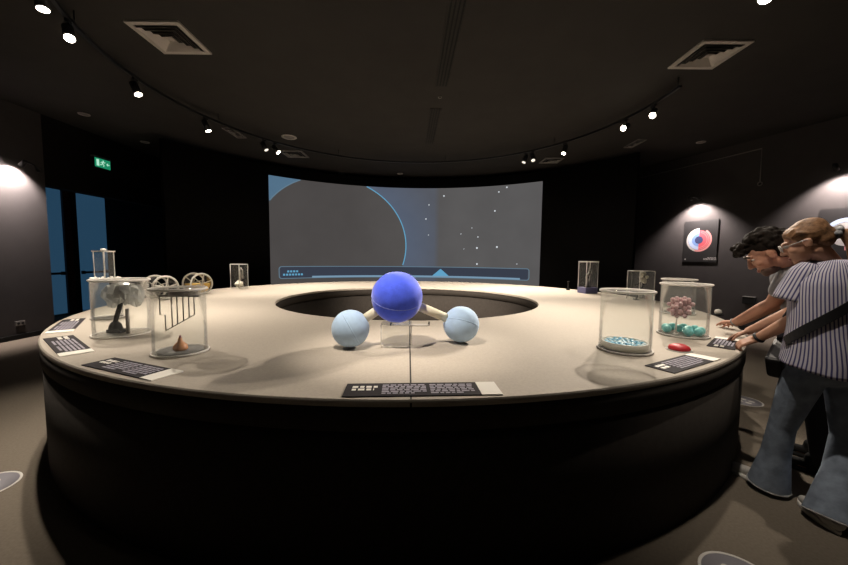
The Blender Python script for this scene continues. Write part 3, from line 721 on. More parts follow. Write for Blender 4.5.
# large left cylinder with crumpled film
c5 = atZ(123, 334, TZ); cyl_case('acrylic_cylinder', 'wide clear cylinder on the left with crumpled film on a black holder', c5.x, c5.y, 0.165, 0.40)
t = thing('film_model', 'crumpled clear film ball on a bent black holder inside the wide left cylinder', 'model', (c5.x, c5.y, TZ + 0.013))
mb = MB(); mb.lathe([(0, 0), (0.05, 0), (0.045, 0.012), (0.035, 0.055), (0.02, 0.075), (0, 0.08)], (-0.07, 0.02, 0), 24); mb.box((-.04, .0, .012), (0.10, 0.07, 0.024))
mb.tube([(-0.07, 0.02, 0.07), (-0.055, 0.02, 0.12), (-0.02, 0.01, 0.19), (0.0, 0, 0.235)], [0.014, 0.016, 0.016, 0.012], 10); link('holder', mb, M['matte_black'], t)
mb = MB(); mb.cyl((0.065, -0.03, 0), (0.065, -0.03, 0.18), 0.012, n=10); link('rod', mb, M['wire'], t)
def crumple(c, r, n, seed, sq=1.0):
    b2 = MB(); b2.ball((0, 0, 0), r, n); q = random.Random(seed)
    for i, v in enumerate(b2.v): b2.v[i] = V((v.x, v.y, v.z * sq)) * (1 + q.uniform(-.24, .24))
    b2.s = [False] * len(b2.s); return b2.shift(c)
link('film_ball', crumple((0.02, 0, 0.29), 0.08, 16, 3), M['crumple'], t)
link('film_piece', crumple((-.085, 0.03, 0.26), 0.06, 12, 5, 1.3), M['crumple'], t)
link('film_piece', crumple((0.095, 0.01, 0.27), 0.055, 12, 8, 1.4), M['crumple'], t)
mb = MB(); mb.ball((0.01, 0, 0.30), (0.055, 0.05, 0.045), 14); link('hollow_shade', mb, M['matte_black'], t)  # black ball stands for the shade inside the hollow film
# front left cylinder with copper drop and hanging wire comb
c6 = atZ(181, 352, TZ); r6 = 0.138
t6 = cyl_case('acrylic_cylinder', 'clear cylinder at front left with a copper drop under hanging wire hooks', c6.x, c6.y, r6, 0.385)
mb = MB(); mb.lathe([(0, .0125), (r6 - .02, .0125), (r6 - .02, .0155), (0, .0155)], n=48); link('grey_disc', mb, M['vent_dim'], t6)
t = thing('copper_drop', 'small orange copper drop on the grey disc of the front left cylinder', 'drop model', (c6.x + 0.005, c6.y - 0.01, TZ + 0.0157))
mb = MB(); mb.lathe([(0, 0), (0.032, 0), (0.039, 0.010), (0.037, 0.026), (0.023, 0.042), (0.013, 0.054), (0.011, 0.068), (0.006, 0.080), (0, 0.082)], n=28); link('drop', mb, M['copper'], t)
mb = MB(); mb.cyl((0, 0, .07), (0.002, 0, .09), 0.010, 0.003, n=10); link('tip', mb, M['atom_dark'], t)
t = thing('wire_comb', 'hanging comb of thin steel wire hooks inside the front left cylinder', 'wire comb', (c6.x, c6.y, TZ + 0.374))
mb = MB(); mb.cyl((0.03, 0, -0.028), (0.03, 0, 0.0), 0.075, n=24); link('disc', mb, M['wire'], t)
mb = MB(); mb.box((0, 0, -0.034), (0.25, 0.012, 0.012)); link('bar', mb, M['wire'], t)
Xs = [-0.085, -0.045, -0.012, 0.024, 0.058, 0.09]
for i, x in enumerate(Xs):
    zb = -0.245 + 0.022 * i * 0.9
    b2 = MB()
    if i == 0: b2.tube([(x - .03, 0, -0.034), (x - .03, 0, -0.15), (x, 0, -0.15), (x, 0, zb)], 0.0035, 6)
    else: b2.tube([(x, 0, -0.034), (x, 0, zb)], 0.0035, 6)
    link('hook', b2, M['wire'], t)
mb = MB(); mb.tube([(Xs[0], 0, -0.245), (Xs[-1], 0, -0.146)], 0.003, 6); link('cross_wire', mb, M['wire'], t)
# red dome and small white knob
p_ = atZ(679, 350, TZ)
t = thing('red_button', 'glossy red dome on a pale disc beside the bead cylinder', 'button', (p_.x, p_.y, TZ), 0.6)
mb = MB(); mb.lathe([(0, 0), (0.075, 0), (0.075, 0.004), (0, 0.005)], n=32); link('disc', mb, M['acrylic_rim'], t)
mb = MB(); mb.lathe([(0, .004), (0.058, .004), (0.062, 0.012), (0.055, 0.026), (0.036, 0.037), (0, 0.042)], n=32); link('dome', mb, M['red'], t)
p_ = atZ(718, 315, TZ)
t = thing('white_knob', 'small round white knob on the rim beyond the man\'s hand', 'knob', (p_.x, p_.y, TZ))
mb = MB(); mb.lathe([(0, 0), (0.05, 0), (0.05, 0.008), (0, 0.010)], n=24); link('base', mb, M['matte_black'], t)
mb = MB(); mb.lathe([(0, .009), (0.022, .009), (0.034, 0.03), (0.028, 0.055), (0, 0.065)], n=24); link('cap', mb, M['white'], t)

# ------------------------------------------------------------------ posters and their lamps
def poster(label, pa, pb, h, ztop, style):
    ctr = (pa + pb) / 2; w = (pb - pa).length
    zc = ztop - h / 2
    loc = V((ctr.x, ctr.y, zc)) + wn * 0.004
    t = thing('poster', label, 'poster', loc)
    Q = Matrix((tuple(wd), tuple(wn), (0, 0, 1))).transposed()
    def P(x, z, y): return Q @ V((x, y, z))
    mb = MB(); mb.box(P(0, 0, 0.008), (w, 0.016, h), Q); link('board', mb, M['poster'], t)
    def sector(r0, r1, a0, a1, cx=-0.02, cz=0.03, y=0.0175, n=40):
        b2 = MB(); b2.loft([[P(cx + r * math.cos(a0 + (a1 - a0) * i / n), cz + r * math.sin(a0 + (a1 - a0) * i / n), y) for i in range(n + 1)] for r in (r0, r1)], False, False, closed=False); return b2
    H = PI / 2
    if style == 0:
        link('white_arc', sector(.225, .265, H, 3 * H - .3), M['p_white'], t)
        link('pale_blue_arc', sector(.145, .222, H, 3 * H), M['p_lblue'], t)
        link('blue_arc', sector(.085, .143, H, 3 * H), M['p_blue'], t)
        link('pink_arc', sector(.225, .265, -H - .3, H - .6), M['p_pink'], t)
        link('red_arc', sector(.085, .222, -H, H), M['p_red'], t)
        link('navy_disc', sector(.0, .083, 0, 2 * PI), M['p_navy'], t)
        for k, r_ in enumerate((.165, .20)): link('pink_line', sector(r_, r_ + .010, -H, H - .2, y=.0185), M['p_pink'], t)
        cap = (0.10, 0.36)
    else:
        link('pale_arc', sector(.20, .27, H - .4, PI + .5), M['p_lblue'], t)
        link('white_disc', sector(0, .195, 0, 2 * PI), M['p_white'], t)
        link('orange_arc', sector(.20, .27, -H, H - .5), M['p_pink'], t)
        cap = (0.10, 0.36)
    b2 = MB()
    def wd_(bb, xa, xb, y, hh): bb.box(P((xa + xb) / 2, y, 00.0175), (xb - xa, 0.001, hh), Q)
    for k in range(3): word_row(b2, cap[0] - (0 if k else -.08), cap[1], -h / 2 + 0.10 - k * 0.022, 0.011, 0.02, 0.06, wd_)
    link('caption', b2, M['p_white'], t)
    b2 = MB(); b2.box(P(-w / 2 + .06, -h / 2 + .06, 0.0175), (.03, .001, .03), Q); link('corner_mark', b2, M['p_white'], t)
    return t
pA, pB = wall_hit(685.5, 222), wall_hit(719.5, 219)
zt = (pA.z + pB.z) / 2; zb = (wall_hit(684, 262).z + wall_hit(717, 262).z) / 2
pA.z = pB.z = 0
poster('square black poster with a blue and red ring chart, beside the curved wall', pA, pB, zt - zb, zt, 0)
p2 = wall_hit(821, 206); z2 = p2.z; p2.z = 0
poster('black poster with a white disc, partly hidden by the woman\'s head', p2, p2 + wd * (pB - pA).length, zt - zb, zt, 1)

def picture_lamp(label, base, n_, along, aimz, power, head_off=0.34, rad=0.0):
    """wall lamp on an arm: washes the wall below it"""
    t = thing('picture_lamp', label, 'lamp', base, 0, 'wall washing lamps')
    hp = n_ * head_off + along
    mb = MB(); mb.cyl((0, 0, 0), n_ * 0.03, 0.05, n=20); link('mount', mb, M['black'], t)
    mb = MB(); mb.tube([n_ * 0.02, n_ * (head_off * .5) + along * .4 + V((0, 0, .05)), hp + V((0, 0, 0.03))], 0.012, 8); link('arm', mb, M['black'], t)
    aim = (V((0, 0, aimz)) - n_ * (head_off * 0.9)).normalized()
    mb = MB(); mb.cyl(hp - aim * 0.07, hp + aim * 0.05, 0.03, 0.042, n=20); link('lamp_head', mb, M['black'], t)
    mb = MB(); mb.cyl(hp + aim * 0.0505, hp + aim * 0.0515, 0.030, n=20); link('lens', mb, M['lens'], t)
    ld = bpy.data.lights.new('picture_lamp_light', 'SPOT'); ld.energy = power; ld.color = (1.0, 0.86, 0.80); ld.spot_size = math.radians(118); ld.spot_blend = 0.55; ld.shadow_soft_size = 0.03
    lo_ = bpy.data.objects.new('lamp_light', ld); COL.objects.link(lo_); lo_.parent = t; lo_.location = hp + aim * 0.07
    lo_.rotation_euler = aim.to_track_quat('-Z', 'Y').to_euler()
    return t
b1 = wall_hit(700, 200); picture_lamp('black arm lamp lighting the ring chart poster', b1 + V((0, 0, 0.0)), wn, wd * 0.0, -0.55, 230)
b2_ = wall_hit(838, 171); picture_lamp('black arm lamp above the poster behind the woman', b2_, wn, wd * 0.10, -0.55, 190)
nL = V((1, 0, 0))
picture_lamp('black arm lamp washing the left wall beside the doors', V((-6.7, 6.08, 2.86)), nL, V((0, -0.42, 0.0)), -0.24, 190, 0.22)
picture_lamp('black arm lamp washing the left wall at the picture edge', V((-6.7, 5.15, 3.13)), nL, V((0, 0, 0)), -0.26, 380, 0.25)

# ------------------------------------------------------------------ ceiling fittings
def vent(label, cx, cy, sx, sy, mat, n=4):
    t = thing('ceiling_vent', label, 'vent', (cx, cy, CEIL - 0.0005), 0, 'ceiling vents')
    def frame(x, y, w, z0, z1):
        b2 = MB()
        o_ = [(-x, -y), (x, -y), (x, y), (-x, y)]; i_ = [(-x + w, -y + w), (x - w, -y + w), (x - w, y - w), (-x + w, y - w)]
        b2.loft([[V((*p, z0)) for p in o_], [V((*p, z1)) for p in o_], [V((*p, z1)) for p in i_], [V((*p, z0)) for p in i_]], False, False, smooth=False)
        return b2
    link('frame', frame(sx / 2, sy / 2, 0.05 * min(1, sx / .5), 0, -0.018), mat, t)
    w = 0.05 * min(1, sx / .5)
    mb = MB(); mb.box((0, 0, -0.003), (sx - 2 * w, sy - 2 * w, 0.004)); link('dark_back', mb, M['groove'], t)
    for k in range(n):
        f = 1 - (k + 0.45) / (n + 0.6)
        x, y = (sx / 2 - w) * f, (sy / 2 - w) * f
        b2 = MB(); dz = 0.022 * min(1, sx / .4); tw = 0.045 * min(1, sx / .5) * .55
        o_ = [(-x, -y), (x, -y), (x, y), (-x, y)]; i_ = [(-x + tw, -y + tw), (x - tw, -y + tw), (x - tw, y - tw), (-x + tw, y - tw)]
        if x > tw and y > tw:
            b2.loft([[V((*p, -0.006 - dz)) for p in o_], [V((*p, -0.006)) for p in i_], [V((*p, -0.009)) for p in i_], [V((*p, -0.010 - dz)) for p in o_]], False, False, smooth=False)
            link('louvre', b2, mat, t)
    mb = MB(); mb.box((0, 0, -0.010), (sx * .12, sy * .12, 0.012)); link('core', mb, mat, t)
    return t
vent('square pale ceiling vent at upper left, inside the light track', -2.86, 4.03, 0.57, 0.57, M['vent'])
vent('square pale ceiling vent at upper right, beyond the track end', 3.32, 4.24, 0.56, 0.56, M['vent'])
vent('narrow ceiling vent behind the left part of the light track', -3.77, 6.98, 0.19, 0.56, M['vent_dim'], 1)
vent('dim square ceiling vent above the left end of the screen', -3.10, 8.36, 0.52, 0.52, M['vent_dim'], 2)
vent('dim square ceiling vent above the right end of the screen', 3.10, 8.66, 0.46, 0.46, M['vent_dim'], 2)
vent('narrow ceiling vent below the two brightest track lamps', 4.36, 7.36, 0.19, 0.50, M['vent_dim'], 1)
def slot_diffuser(label, x0, y0, y1):
    ym = (y0 + y1) / 2; xm = x0 - 0.049 * (ym - 3.42)
    t = thing('slot_diffuser', label, 'vent', (xm, ym, CEIL - 0.0005), math.atan(0.049), 'slot diffusers')
    for k in range(4):
        mb = MB(); mb.box(((k - 1.5) * 0.042, 0, -0.004), (0.020, y1 - y0, 0.006)); link('slot', mb, M['matte_black'], t)
    mb = MB()
    for k in range(5): mb.box(((k - 2) * 0.042, 0, -0.005), (0.018, y1 - y0, 0.009))
    link('fin', mb, M['ceiling'], t)
slot_diffuser('long black slot diffuser at the top centre of the ceiling', 0.295, 2.2, 5.05)
slot_diffuser('short black slot diffuser nearer the screen', 0.28, 5.78, 7.5)
def disc_fit(name, label, cat, px, py, r, mat, group):
    p = atZ(px, py, CEIL); t = thing(name, label, cat, (p.x, p.y, CEIL - .0005), 0, group)
    mb = MB(); mb.lathe([(r * .7, 0), (r, 0), (r, -0.006), (r * .92, -0.012), (r * .75, -0.010), (r * .7, -0.004)], n=28, closed_prof=True); link('trim_ring', mb, mat, t)
    mb = MB(); mb.lathe([(0, -.003), (r * .72, -.003), (r * .72, -.006), (0, -.008)], n=28); link('cover', mb, M['vent_dim'] if mat is not M['vent_dim'] else M['ceiling'], t)
disc_fit('ceiling_speaker', 'round grey ceiling speaker left of centre beyond the track', 'speaker', 289, 137, 0.15, M['vent'], None)
for px, py, lb in ((84, 114, 'small round downlight above the left wall'), (145, 142, 'small round downlight beyond the exit sign'), (701, 142, 'small round downlight left of the conduit rod'),
                   (283, 171, 'unlit downlight above the left end of the screen'), (341, 173, 'unlit downlight above the planet outline'), (400, 173.5, 'unlit downlight above the screen centre'), (517, 176, 'unlit downlight above the starry right of the screen')):
    disc_fit('downlight', lb, 'downlight', px, py, 0.085, M['vent'], 'round downlights')
disc_fit('sprinkler', 'tiny dot-like ceiling sensor between the two slot diffusers', 'sensor', 440, 97, 0.03, M['vent_dim'], None)

# track (two curved rails) and spot heads
TRZ = 3.70; TRR = 3.555
def rail(label, a0, a1, gname='curved light tracks'):
    t = thing('light_track', label, 'track', ring(TRR, (a0 + a1) / 2, TRZ), 0, gname)
    mb = MB(); mb.lathe([(TRR - .018, TRZ - .016), (TRR + .018, TRZ - .016), (TRR + .018, TRZ + .016), (TRR - .018, TRZ + .016)], C0, max(12, int(abs(a1 - a0) / 2)), math.radians(a0), math.radians(a1), closed_prof=True, smooth=False)
    link('rail', mb, M['black'], t, world=True)
    n_ = max(2, int((a1 - a0) / 40))
    for k in range(n_ + 1):
        p = ring(TRR, a0 + (a1 - a0) * (k + .02) / (n_ + .04), TRZ); b2 = MB(); b2.cyl(p, (p.x, p.y, CEIL), 0.006, n=8); link('hanger', b2, M['black'], t, world=True)
rail('long curved black light track around the table', -3.6, 243)
rail('short curved black light track at the near right', -84, -31)
def head(deg, target, label, power, lit=True, size=105, blend=1.0):
    p = ring(TRR, deg, TRZ - 0.017)
    t = thing('track_spotlight', label, 'spotlight', p, 0, 'track spotlights')
    d = (V(target) - (p - V((0, 0, 0.11)))).normalized()
    pv = V((0, 0, -0.115))
    mb = MB(); mb.box((0, 0, -0.017), (0.07, 0.034, 0.030), Matrix.Rotation(math.radians(deg + 90), 3, 'Z')); link('adaptor', mb, M['black'], t, bevel=0.003)
    mb = MB(); mb.cyl((0, 0, -0.03), pv, 0.010, n=10); link('stem', mb, M['black'], t)
    mb = MB(); mb.cyl(pv - d * 0.065, pv + d * 0.085, 0.046, 0.046, n=28); mb.cyl(pv + d * .085, pv + d * .10, .050, .050, n=28); link('lamp_head', mb, M['black'], t)
    mb = MB(); mb.cyl(pv + d * 0.1005, pv + d * 0.102, 0.040, n=24); link('lens', mb, M['lens'] if lit else M['lens_dim'], t)
    if power:
        ld = bpy.data.lights.new('track_light', 'SPOT'); ld.energy = power; ld.color = (1.0, 0.88, 0.74); ld.spot_size = math.radians(size); ld.spot_blend = blend; ld.shadow_soft_size = 0.035
        o = bpy.data.objects.new('lamp_light', ld); COL.objects.link(o); o.parent = t; o.location = pv + d * 0.115
        o.rotation_euler = d.to_track_quat('-Z', 'Y').to_euler()
P0 = 330
head(-148.6, ring(3.3, -142, TZ), 'track spotlight cut by the top left picture edge', P0 * .95, size=66)
head(-156.7, ring(3.2, -124, TZ), 'track spotlight second from top left', P0 * 1.0, size=72)
head(-175.1, ring(2.3, -166, TZ), 'track spotlight just below the upper left vent', P0 * 1.9, size=62)
head(164.5, ring(2.7, 152, TZ), 'track spotlight fourth along the track from top left', P0 * 2.0, size=66)
head(146.0, ring(2.2, 125, TZ), 'dim small track spotlight left of the ceiling speaker', P0 * .9, lit=False, size=80)
head(142.2, ring(2.0, 100, TZ), 'small bright track spotlight by the ceiling speaker', P0 * 1.3, size=90)
head(48.3, ring(2.4, 60, TZ), 'small dim track spotlight, left of a pair near the screen', P0 * 1.1, lit=False, size=90)
head(45.7, ring(2.6, 20, TZ), 'small dim track spotlight, right of a pair near the screen', P0 * 1.5, lit=False, size=80)
head(34.1, ring(2.5, 35, TZ), 'small bright track spotlight above the dim right vent', P0 * 1.5, size=80)
head(13.5, ring(2.6, -110, TZ), 'brightest track spotlight on the right, facing the camera', P0 * 2.9, size=66)
head(4.6, ring(2.6, -60, TZ), 'bright track spotlight next to the right end of the track', P0 * 2.0, size=78)
head(-35.0, ring(2.8, -50, TZ), 'track spotlight cut by the top right picture edge', P0 * .4, size=90)
head(-66.0, ring(3.45, -42, TZ), 'track spotlight above the camera on the near right', P0 * .45, size=80)
head(-80.0, ring(1.76, 80, .45), 'track spotlight above the camera nearest the seam', P0 * 8.0, size=40)
head(262.0, (Pb.x, Pb.y - .1, Pb.z - .1), 'added unseen spotlight above the camera brightening the plush molecule', P0 * 1.2, size=34)  # extra lamp added to brighten the molecule; no rail runs here
head(238.0, ring(1.76, 65, .45), 'track spotlight above the camera on the near left', P0 * 4.6, size=40)

# ------------------------------------------------------------------ floor stickers
def sticker(label, p, rot):
    t = thing('floor_sticker', label, 'sticker', (p.x, p.y, 0.0005), rot, 'round floor stickers')
    mb = MB(); mb.lathe([(0, 0.0012), (0.142, 0.0012), (0.142, 0), (0, 0)], n=48); link('disc', mb, M['sticker_grey'], t)
    mb = MB(); mb.lathe([(0.142, 0.0016), (0.155, 0.0016), (0.155, 0), (0.142, 0)], n=48, closed_prof=True); link('ring', mb, M['sticker_white'], t)
    for s in (-1, 1):
        b2 = MB(); k = 20
        for (cx, cy, rx, ry) in ((s * .038, .03, .026, .045), (s * .034, -.055, .020, .026)):
            o_ = len(b2.v); b2.add([V((cx + rx * math.cos(2 * PI * i / k), cy + ry * math.sin(2 * PI * i / k), 0.0018)) for i in range(k)], [tuple(range(k))], False)
        link('footprint', b2, M['sticker_white'], t)
sticker('round footprint sticker on the carpet at the left edge', atZ(-16, 487, 0), 0.9)
sticker('round footprint sticker on the carpet at the bottom right', atZ(742, 581, 0), -0.4)
sticker('round footprint sticker behind the table near the woman\'s bag', atZ(743, 400.5, 0), 0.5)

# ------------------------------------------------------------------ people
def head_mb(c, fwd, up, s=1.0, fem=False):
    """a head with brow, nose, lips, chin and ears; returns builder and frame"""
    f = V(fwd).normalized(); u = V(up); u = (u - f * u.dot(f)).normalized(); l = u.cross(f)
    Rm = Matrix((tuple(f), tuple(l), tuple(u))).transposed()
    b = MB()
    P = lambda x, y, z: V(c) + Rm @ (V((x, y, z)) * s)
    E = lambda p, r: b.ball(P(*p), tuple(q * s for q in r), 20, Rm)
    E((-.018, 0, .035), (.098, .076, .088)); E((.030, 0, -.015), (.064, .062, .085)); E((.038, 0, -.065), (.052, .048, .046))
    E((.070, 0, -.098), (.020, .024, .018)); E((.0, 0, -.05), (.05, .058, .05))
    b.capsule(P(.090, 0, .022), .008 * s, P(.112, 0, -.026), .013 * s, 12)
    E((.100, .011, -.030), (.012, .009, .008)); E((.100, -.011, -.030), (.012, .009, .008))
    b.capsule(P(.082, .042, .034), .010 * s, P(.089, .012, .032), .010 * s, 10); b.capsule(P(.082, -.042, .034), .010 * s, P(.089, -.012, .032), .010 * s, 10)
    E((.086, 0, -.060), (.012, .024, .007)); E((.084, 0, -.072), (.012, .020, .007))
    E((.062, .040, -.020), (.025, .020, .022)); E((.062, -.040, -.020), (.025, .020, .022))
    for q in (-1, 1):
        E((-.004, q * .078, -.002), (.020, .008, .031)); E((-.012, q * .082, .008), (.014, .007, .018))
    return b, P, Rm

def hand(b, wrist, f, up, side, curls, L=0.186, thumb_open=0.8):
    """palm, four fingers with three bends, thumb. f: finger direction, up: back of hand, side: +1/-1 thumb side = side * (f x up)"""
    f = V(f).normalized(); up = V(up); up = (up - f * up.dot(f)).normalized(); t = f.cross(up) * side
    k = L / 0.186; W = V(wrist)
    for q in (-.028, -.009, .010, .029):   # metacarpals make the palm
        b.capsule(W + t * (q * .7) * k, .014 * k, W + f * .085 * k + t * q * k, .0115 * k, 12)
    b.capsule(W + t * .02 * k, .014 * k, W + f * .06 * k + t * .026 * k, .013 * k, 12)
    ln = (.066, .076, .070, .054)
    for i, q in enumerate((.031, .0105, -.010, -.030)):
        p = W + f * (.086 + (.004 if i == 1 else 0)) * k + t * q * k
        cv = curls[i]; ang = cv * 0.35; rr0 = .0092 * k
        d0 = (f + t * (q * 1.4)).normalized()
        for sgm, fr in enumerate((.45, .31, .24)):
            d = d0 * math.cos(ang) - up * math.sin(ang)
            p2 = p + d * ln[i] * fr * k; r2 = rr0 - .0009 * k
            b.capsule(p, rr0, p2, r2, 10); p, rr0 = p2, r2; ang += cv * 0.75
    p = W + f * .022 * k + t * .030 * k
    d = (f * .62 + t * thumb_open - up * .25).normalized()
    p2 = p + d * .042 * k; b.capsule(p, .0135 * k, p2, .0105 * k, 10)
    d = (f * .9 + t * (thumb_open * .35) - up * .35).normalized()
    p3 = p2 + d * .030 * k; b.capsule(p2, .0105 * k, p3, .009 * k, 10)
    b.capsule(p3, .009 * k, p3 + (d - up * .15).normalized() * .022 * k, .0075 * k, 10)

def ellipse_ring(c, rx, ry, n=56, wob=0.0, ph=0.0, z=None, ax=None):
    pts = []
    for j in range(n):
        a = 2 * PI * j / n; w = 1 + wob * math.sin(a * 7 + ph) + wob * .7 * math.sin(a * 13 - ph * 2)
        x, y = rx * w * math.cos(a), ry * w * math.sin(a)
        if ax: pts.append(V(c) + ax[0] * x + ax[1] * y)
        else: pts.append(V(c) + V((x, y, 0)))
    return pts

# ---- woman, seen from behind on the right
W = thing('person', 'person in striped shirt and flared jeans, leaning over the table with hair tied back', 'person', (2.25, 1.93, 0))
wT = [(.795, 2.300, 1.915, .232, .175), (.86, 2.298, 1.912, .222, .165), (.94, 2.293, 1.912, .208, .150), (1.02, 2.290, 1.918, .196, .138), (1.12, 2.288, 1.925, .190, .130), (1.22, 2.290, 1.935, .190, .128), (1.30, 2.293, 1.942, .186, .122), (1.36, 2.298, 1.948, .162, .105), (1.405, 2.302, 1.953, .112, .085), (1.43, 2.304, 1.957, .075, .068)]
def torso_at(z):
    for a, b in zip(wT, wT[1:]):
        if a[0] <= z <= b[0]:
            k = (z - a[0]) / (b[0] - a[0]); return [x + (y - x) * k for x, y in zip(a, b)]
    return wT[0] if z < wT[0][0] else wT[-1]
hc = atY(805, 243.5, 1.985)
wf = V((-0.70, 0.62, -0.42)).normalized(); wu = V((-0.35, 0.3, 1))
b, P, Rm = head_mb(hc, wf, wu, 0.93, True)
neck = V((2.303, 1.955, 1.40))
b.chain([(P(-.03, 0, -.05), .052), (neck, .055), (neck - V((0, 0, .08)), .07)])
Ls, Le, Lw = V((2.142, 1.955, 1.355)), atY(800, 317, 1.965), atY(757, 338.5, 2.16)
Rs_, Re, Rw = V((2.464, 1.965, 1.355)), V((2.43, 2.20, 1.12)), atY(749, 331, 2.37)
b.chain([(neck - V((0, 0, .06)), .06), (Ls + V((.03, 0, -.01)), .045), (Le + (Ls - Le) * .5, .047), (Le, .039), (Le + (Lw - Le) * .25, .040), (Lw, .026)])
b.chain([(neck - V((0, 0, .06)), .06), (Rs_ + V((-.03, 0, -.01)), .045), (Re + (Rs_ - Re) * .5, .047), (Re, .039), (Re + (Rw - Re) * .25, .040), (Rw, .026)])
lt = atZ(735, 345, TZ + .03); hd = (lt - Lw); hand(b, Lw, hd, V((-.35, -.2, 1)), 1, (1.0, 1.1, 1.15, 1.2), 0.175, .5)
rt = atZ(728, 338, TZ + .02); hand(b, Rw, rt - Rw, V((0, 0, 1)), -1, (.35, .4, .45, .5), 0.175)
# hidden trunk and legs keep the figure whole
b.chain([(V((2.30, 1.95, 1.28)), .12), (V((2.29, 1.92, 1.05)), .105), (V((2.29, 1.91, .86)), .125)])
Lh_, Lk, La = V((2.20, 1.925, .84)), atY(782, 426, 2.005), atY(769, 477, 2.045)
Rh_, Rk, Ra = V((2.385, 1.90, .84)), atY(846, 436, 1.86), atY(831, 512, 1.765)
La.z = 0.085; Ra.z = 0.085
b.chain([(Lh_, .085), (Lk, .055), (La, .038)]); b.chain([(Rh_, .085), (Rk, .055), (Ra, .038)])
toeL = atZ(745, 472, 0.03)
tq = V((toeL.x, toeL.y, 0)) - C0; tq = C0 + tq.normalized() * max(tq.length, RO + 0.03); toeL = V((tq.x, tq.y, .03))
for an, toe in ((La, V((toeL.x, toeL.y, .03))), (Ra, Ra + V((.015, .10, -.055)))):
    b.chain([(an, .036), (V((an.x, an.y, .05)), .036), (V((toe.x, toe.y, .035)), .022)])
remeshed('body', b, M['skin_w'], W, 0.0055, 3)
# face details
for q in (-1, 1):
    e = MB().ball(P(.083, q * .031, .014), .0125, 14); eo = link('eye', e, M['eye'], W, world=True)
    link('iris', MB().ball(P(.0925, q * .031, .013), .0055, 10), M['iris'], eo, world=True)
link('lips', MB().ball(P(.093, 0, -.066), (.008, .022, .010), 14, Rm), M['lips'], W, world=True)
g = MB()
for q in (-1, 1):
    cc = [P(.108, q * (.033 + .025 * math.cos(2 * PI * i / 24)), .010 + .021 * math.sin(2 * PI * i / 24)) for i in range(24)]
    g.tube(cc, .0026, 6, closed=True)
    g.tube([P(.108, q * .058, .014), P(.06, q * .078, .018), P(.0, q * .086, .022), (P(-.02, q * .084, .008))], .0028, 6)
g.tube([P(.110, .008, .014), P(.113, 0, .017), P(.110, -.008, .014)], .0025, 6)
go = link('glasses', g, M['frame'], W, world=True)
for q in (-1, 1):
    lb = MB(); lb.add([P(.108, q * (.033 + .024 * math.cos(2 * PI * i / 24)), .010 + .020 * math.sin(2 * PI * i / 24)) for i in range(24)], [tuple(range(24))], False)
    link('lens', lb, M['glasslens'], go, world=True)
# hair pulled back to a ponytail
h = MB(); Eh = lambda p, r: h.ball(P(*p), tuple(q * 0.93 for q in r), 24, Rm)
Eh((-.030, 0, .046), (.104, .084, .090)); Eh((.020, 0, .072), (.056, .066, .046)); Eh((-.07, 0, .0), (.062, .070, .062)); Eh((-.045, 0.0, .075), (.085, .070, .068))
for i in range(26):   # swept strands over the side and top
    y = rnd.choice((-1, 1)) * rnd.uniform(.02, .082); z0 = .10 - abs(y) * .55 + rnd.uniform(-.012, .012)
    h.tube([P(.078 - abs(y) * .35, y * .85, z0), P(.02, y * 1.03, z0 + .018), P(-.06, y * .9, z0 - .015), P(-.118, y * .35, .010)], [.007, .010, .010, .008], 7)
pt = P(-.135, 0, .010)
Ph = [P(-.10, 0, .015), pt, pt + V((.040, -.030, -.015)), pt + V((.060, -.050, -.065)), pt + V((.062, -.056, -.13)), pt + V((.055, -.052, -.19))]
h.chain(list(zip(Ph, (.045, .022, .036, .042, .036, .016))), 12)
ho = remeshed('hair', h, M['hair_w'], W, 0.005, 2)
for i in range(18):
    pass
sc = MB(); ax = (Ph[2] - Ph[1]).normalized()
u_, w_2, _ = basis(ax)
sc.tube([pt + ax * .004 + (u_ * math.cos(2 * PI * i / 30) + w_2 * math.sin(2 * PI * i / 30)) * (.028 + .005 * math.sin(i * 2.1)) for i in range(30)], [.015 + .004 * math.sin(i * 1.7) for i in range(30)], 8, closed=True)
link('scrunchie', sc, M['scrunchie'], W, world=True)
# shirt
s = MB(); rings = []
NZ = 34
for i in range(NZ + 1):
    z = .795 + (1.43 - .795) * i / NZ; _, cx, cy, rx, ry = torso_at(z); wob = .016 * max(0, 1 - (z - .795) / .5)
    R_ = ellipse_ring((cx, cy, z), rx, ry, 72, wob, z * 5)
    if i < 6:   # curved tail of the hem
        for j, p in enumerate(R_):
            a = 2 * PI * j / 72; p.z += (.045 * (math.cos(a + .25) ** 2) * (1 - i / 6))
    rings.append(R_)
s.loft(rings, False, False, uv=True)
sh = link('shirt', s, M['stripes'], W, world=True)
md = sh.modifiers.new('cloth', 'SOLIDIFY'); md.thickness = .004; md.offset = 1
col_ = MB(); col_.tube(ellipse_ring((2.304, 1.957, 1.428), 0.068, .062, 32), .006, 8, closed=True); link('collar', col_, M['grey_shirt'], W, world=True)
def sleeve(S, Eb, end, r0, r1, nm='sleeve'):
    d = (end - S); u, w, _ = basis(d); s = MB(); rings = []
    for i in range(13):
        k = i / 12; c = S + d * k; r = (r0 + (r1 - r0) * k) * min(1, .45 + k * 2.6) ** .6
        rings.append(ellipse_ring(c, r * 1.05, r, 40, .012 + .012 * k, k * 4, ax=(u, w)))
    s.loft(rings, True, False, uv=True)
    o = link(nm, s, M['stripes_s'], W, world=True); q = o.modifiers.new('cloth', 'SOLIDIFY'); q.thickness = .004; q.offset = 1
    return o
eL = atY(790, 301, 1.99); sleeve(Ls + V((.05, 0, .05)), Le, eL, .062, .074)
eR = Re + (Rs_ - Re) * .22; sleeve(Rs_ + V((-.045, 0, .015)), Re, eR, .066, .072)
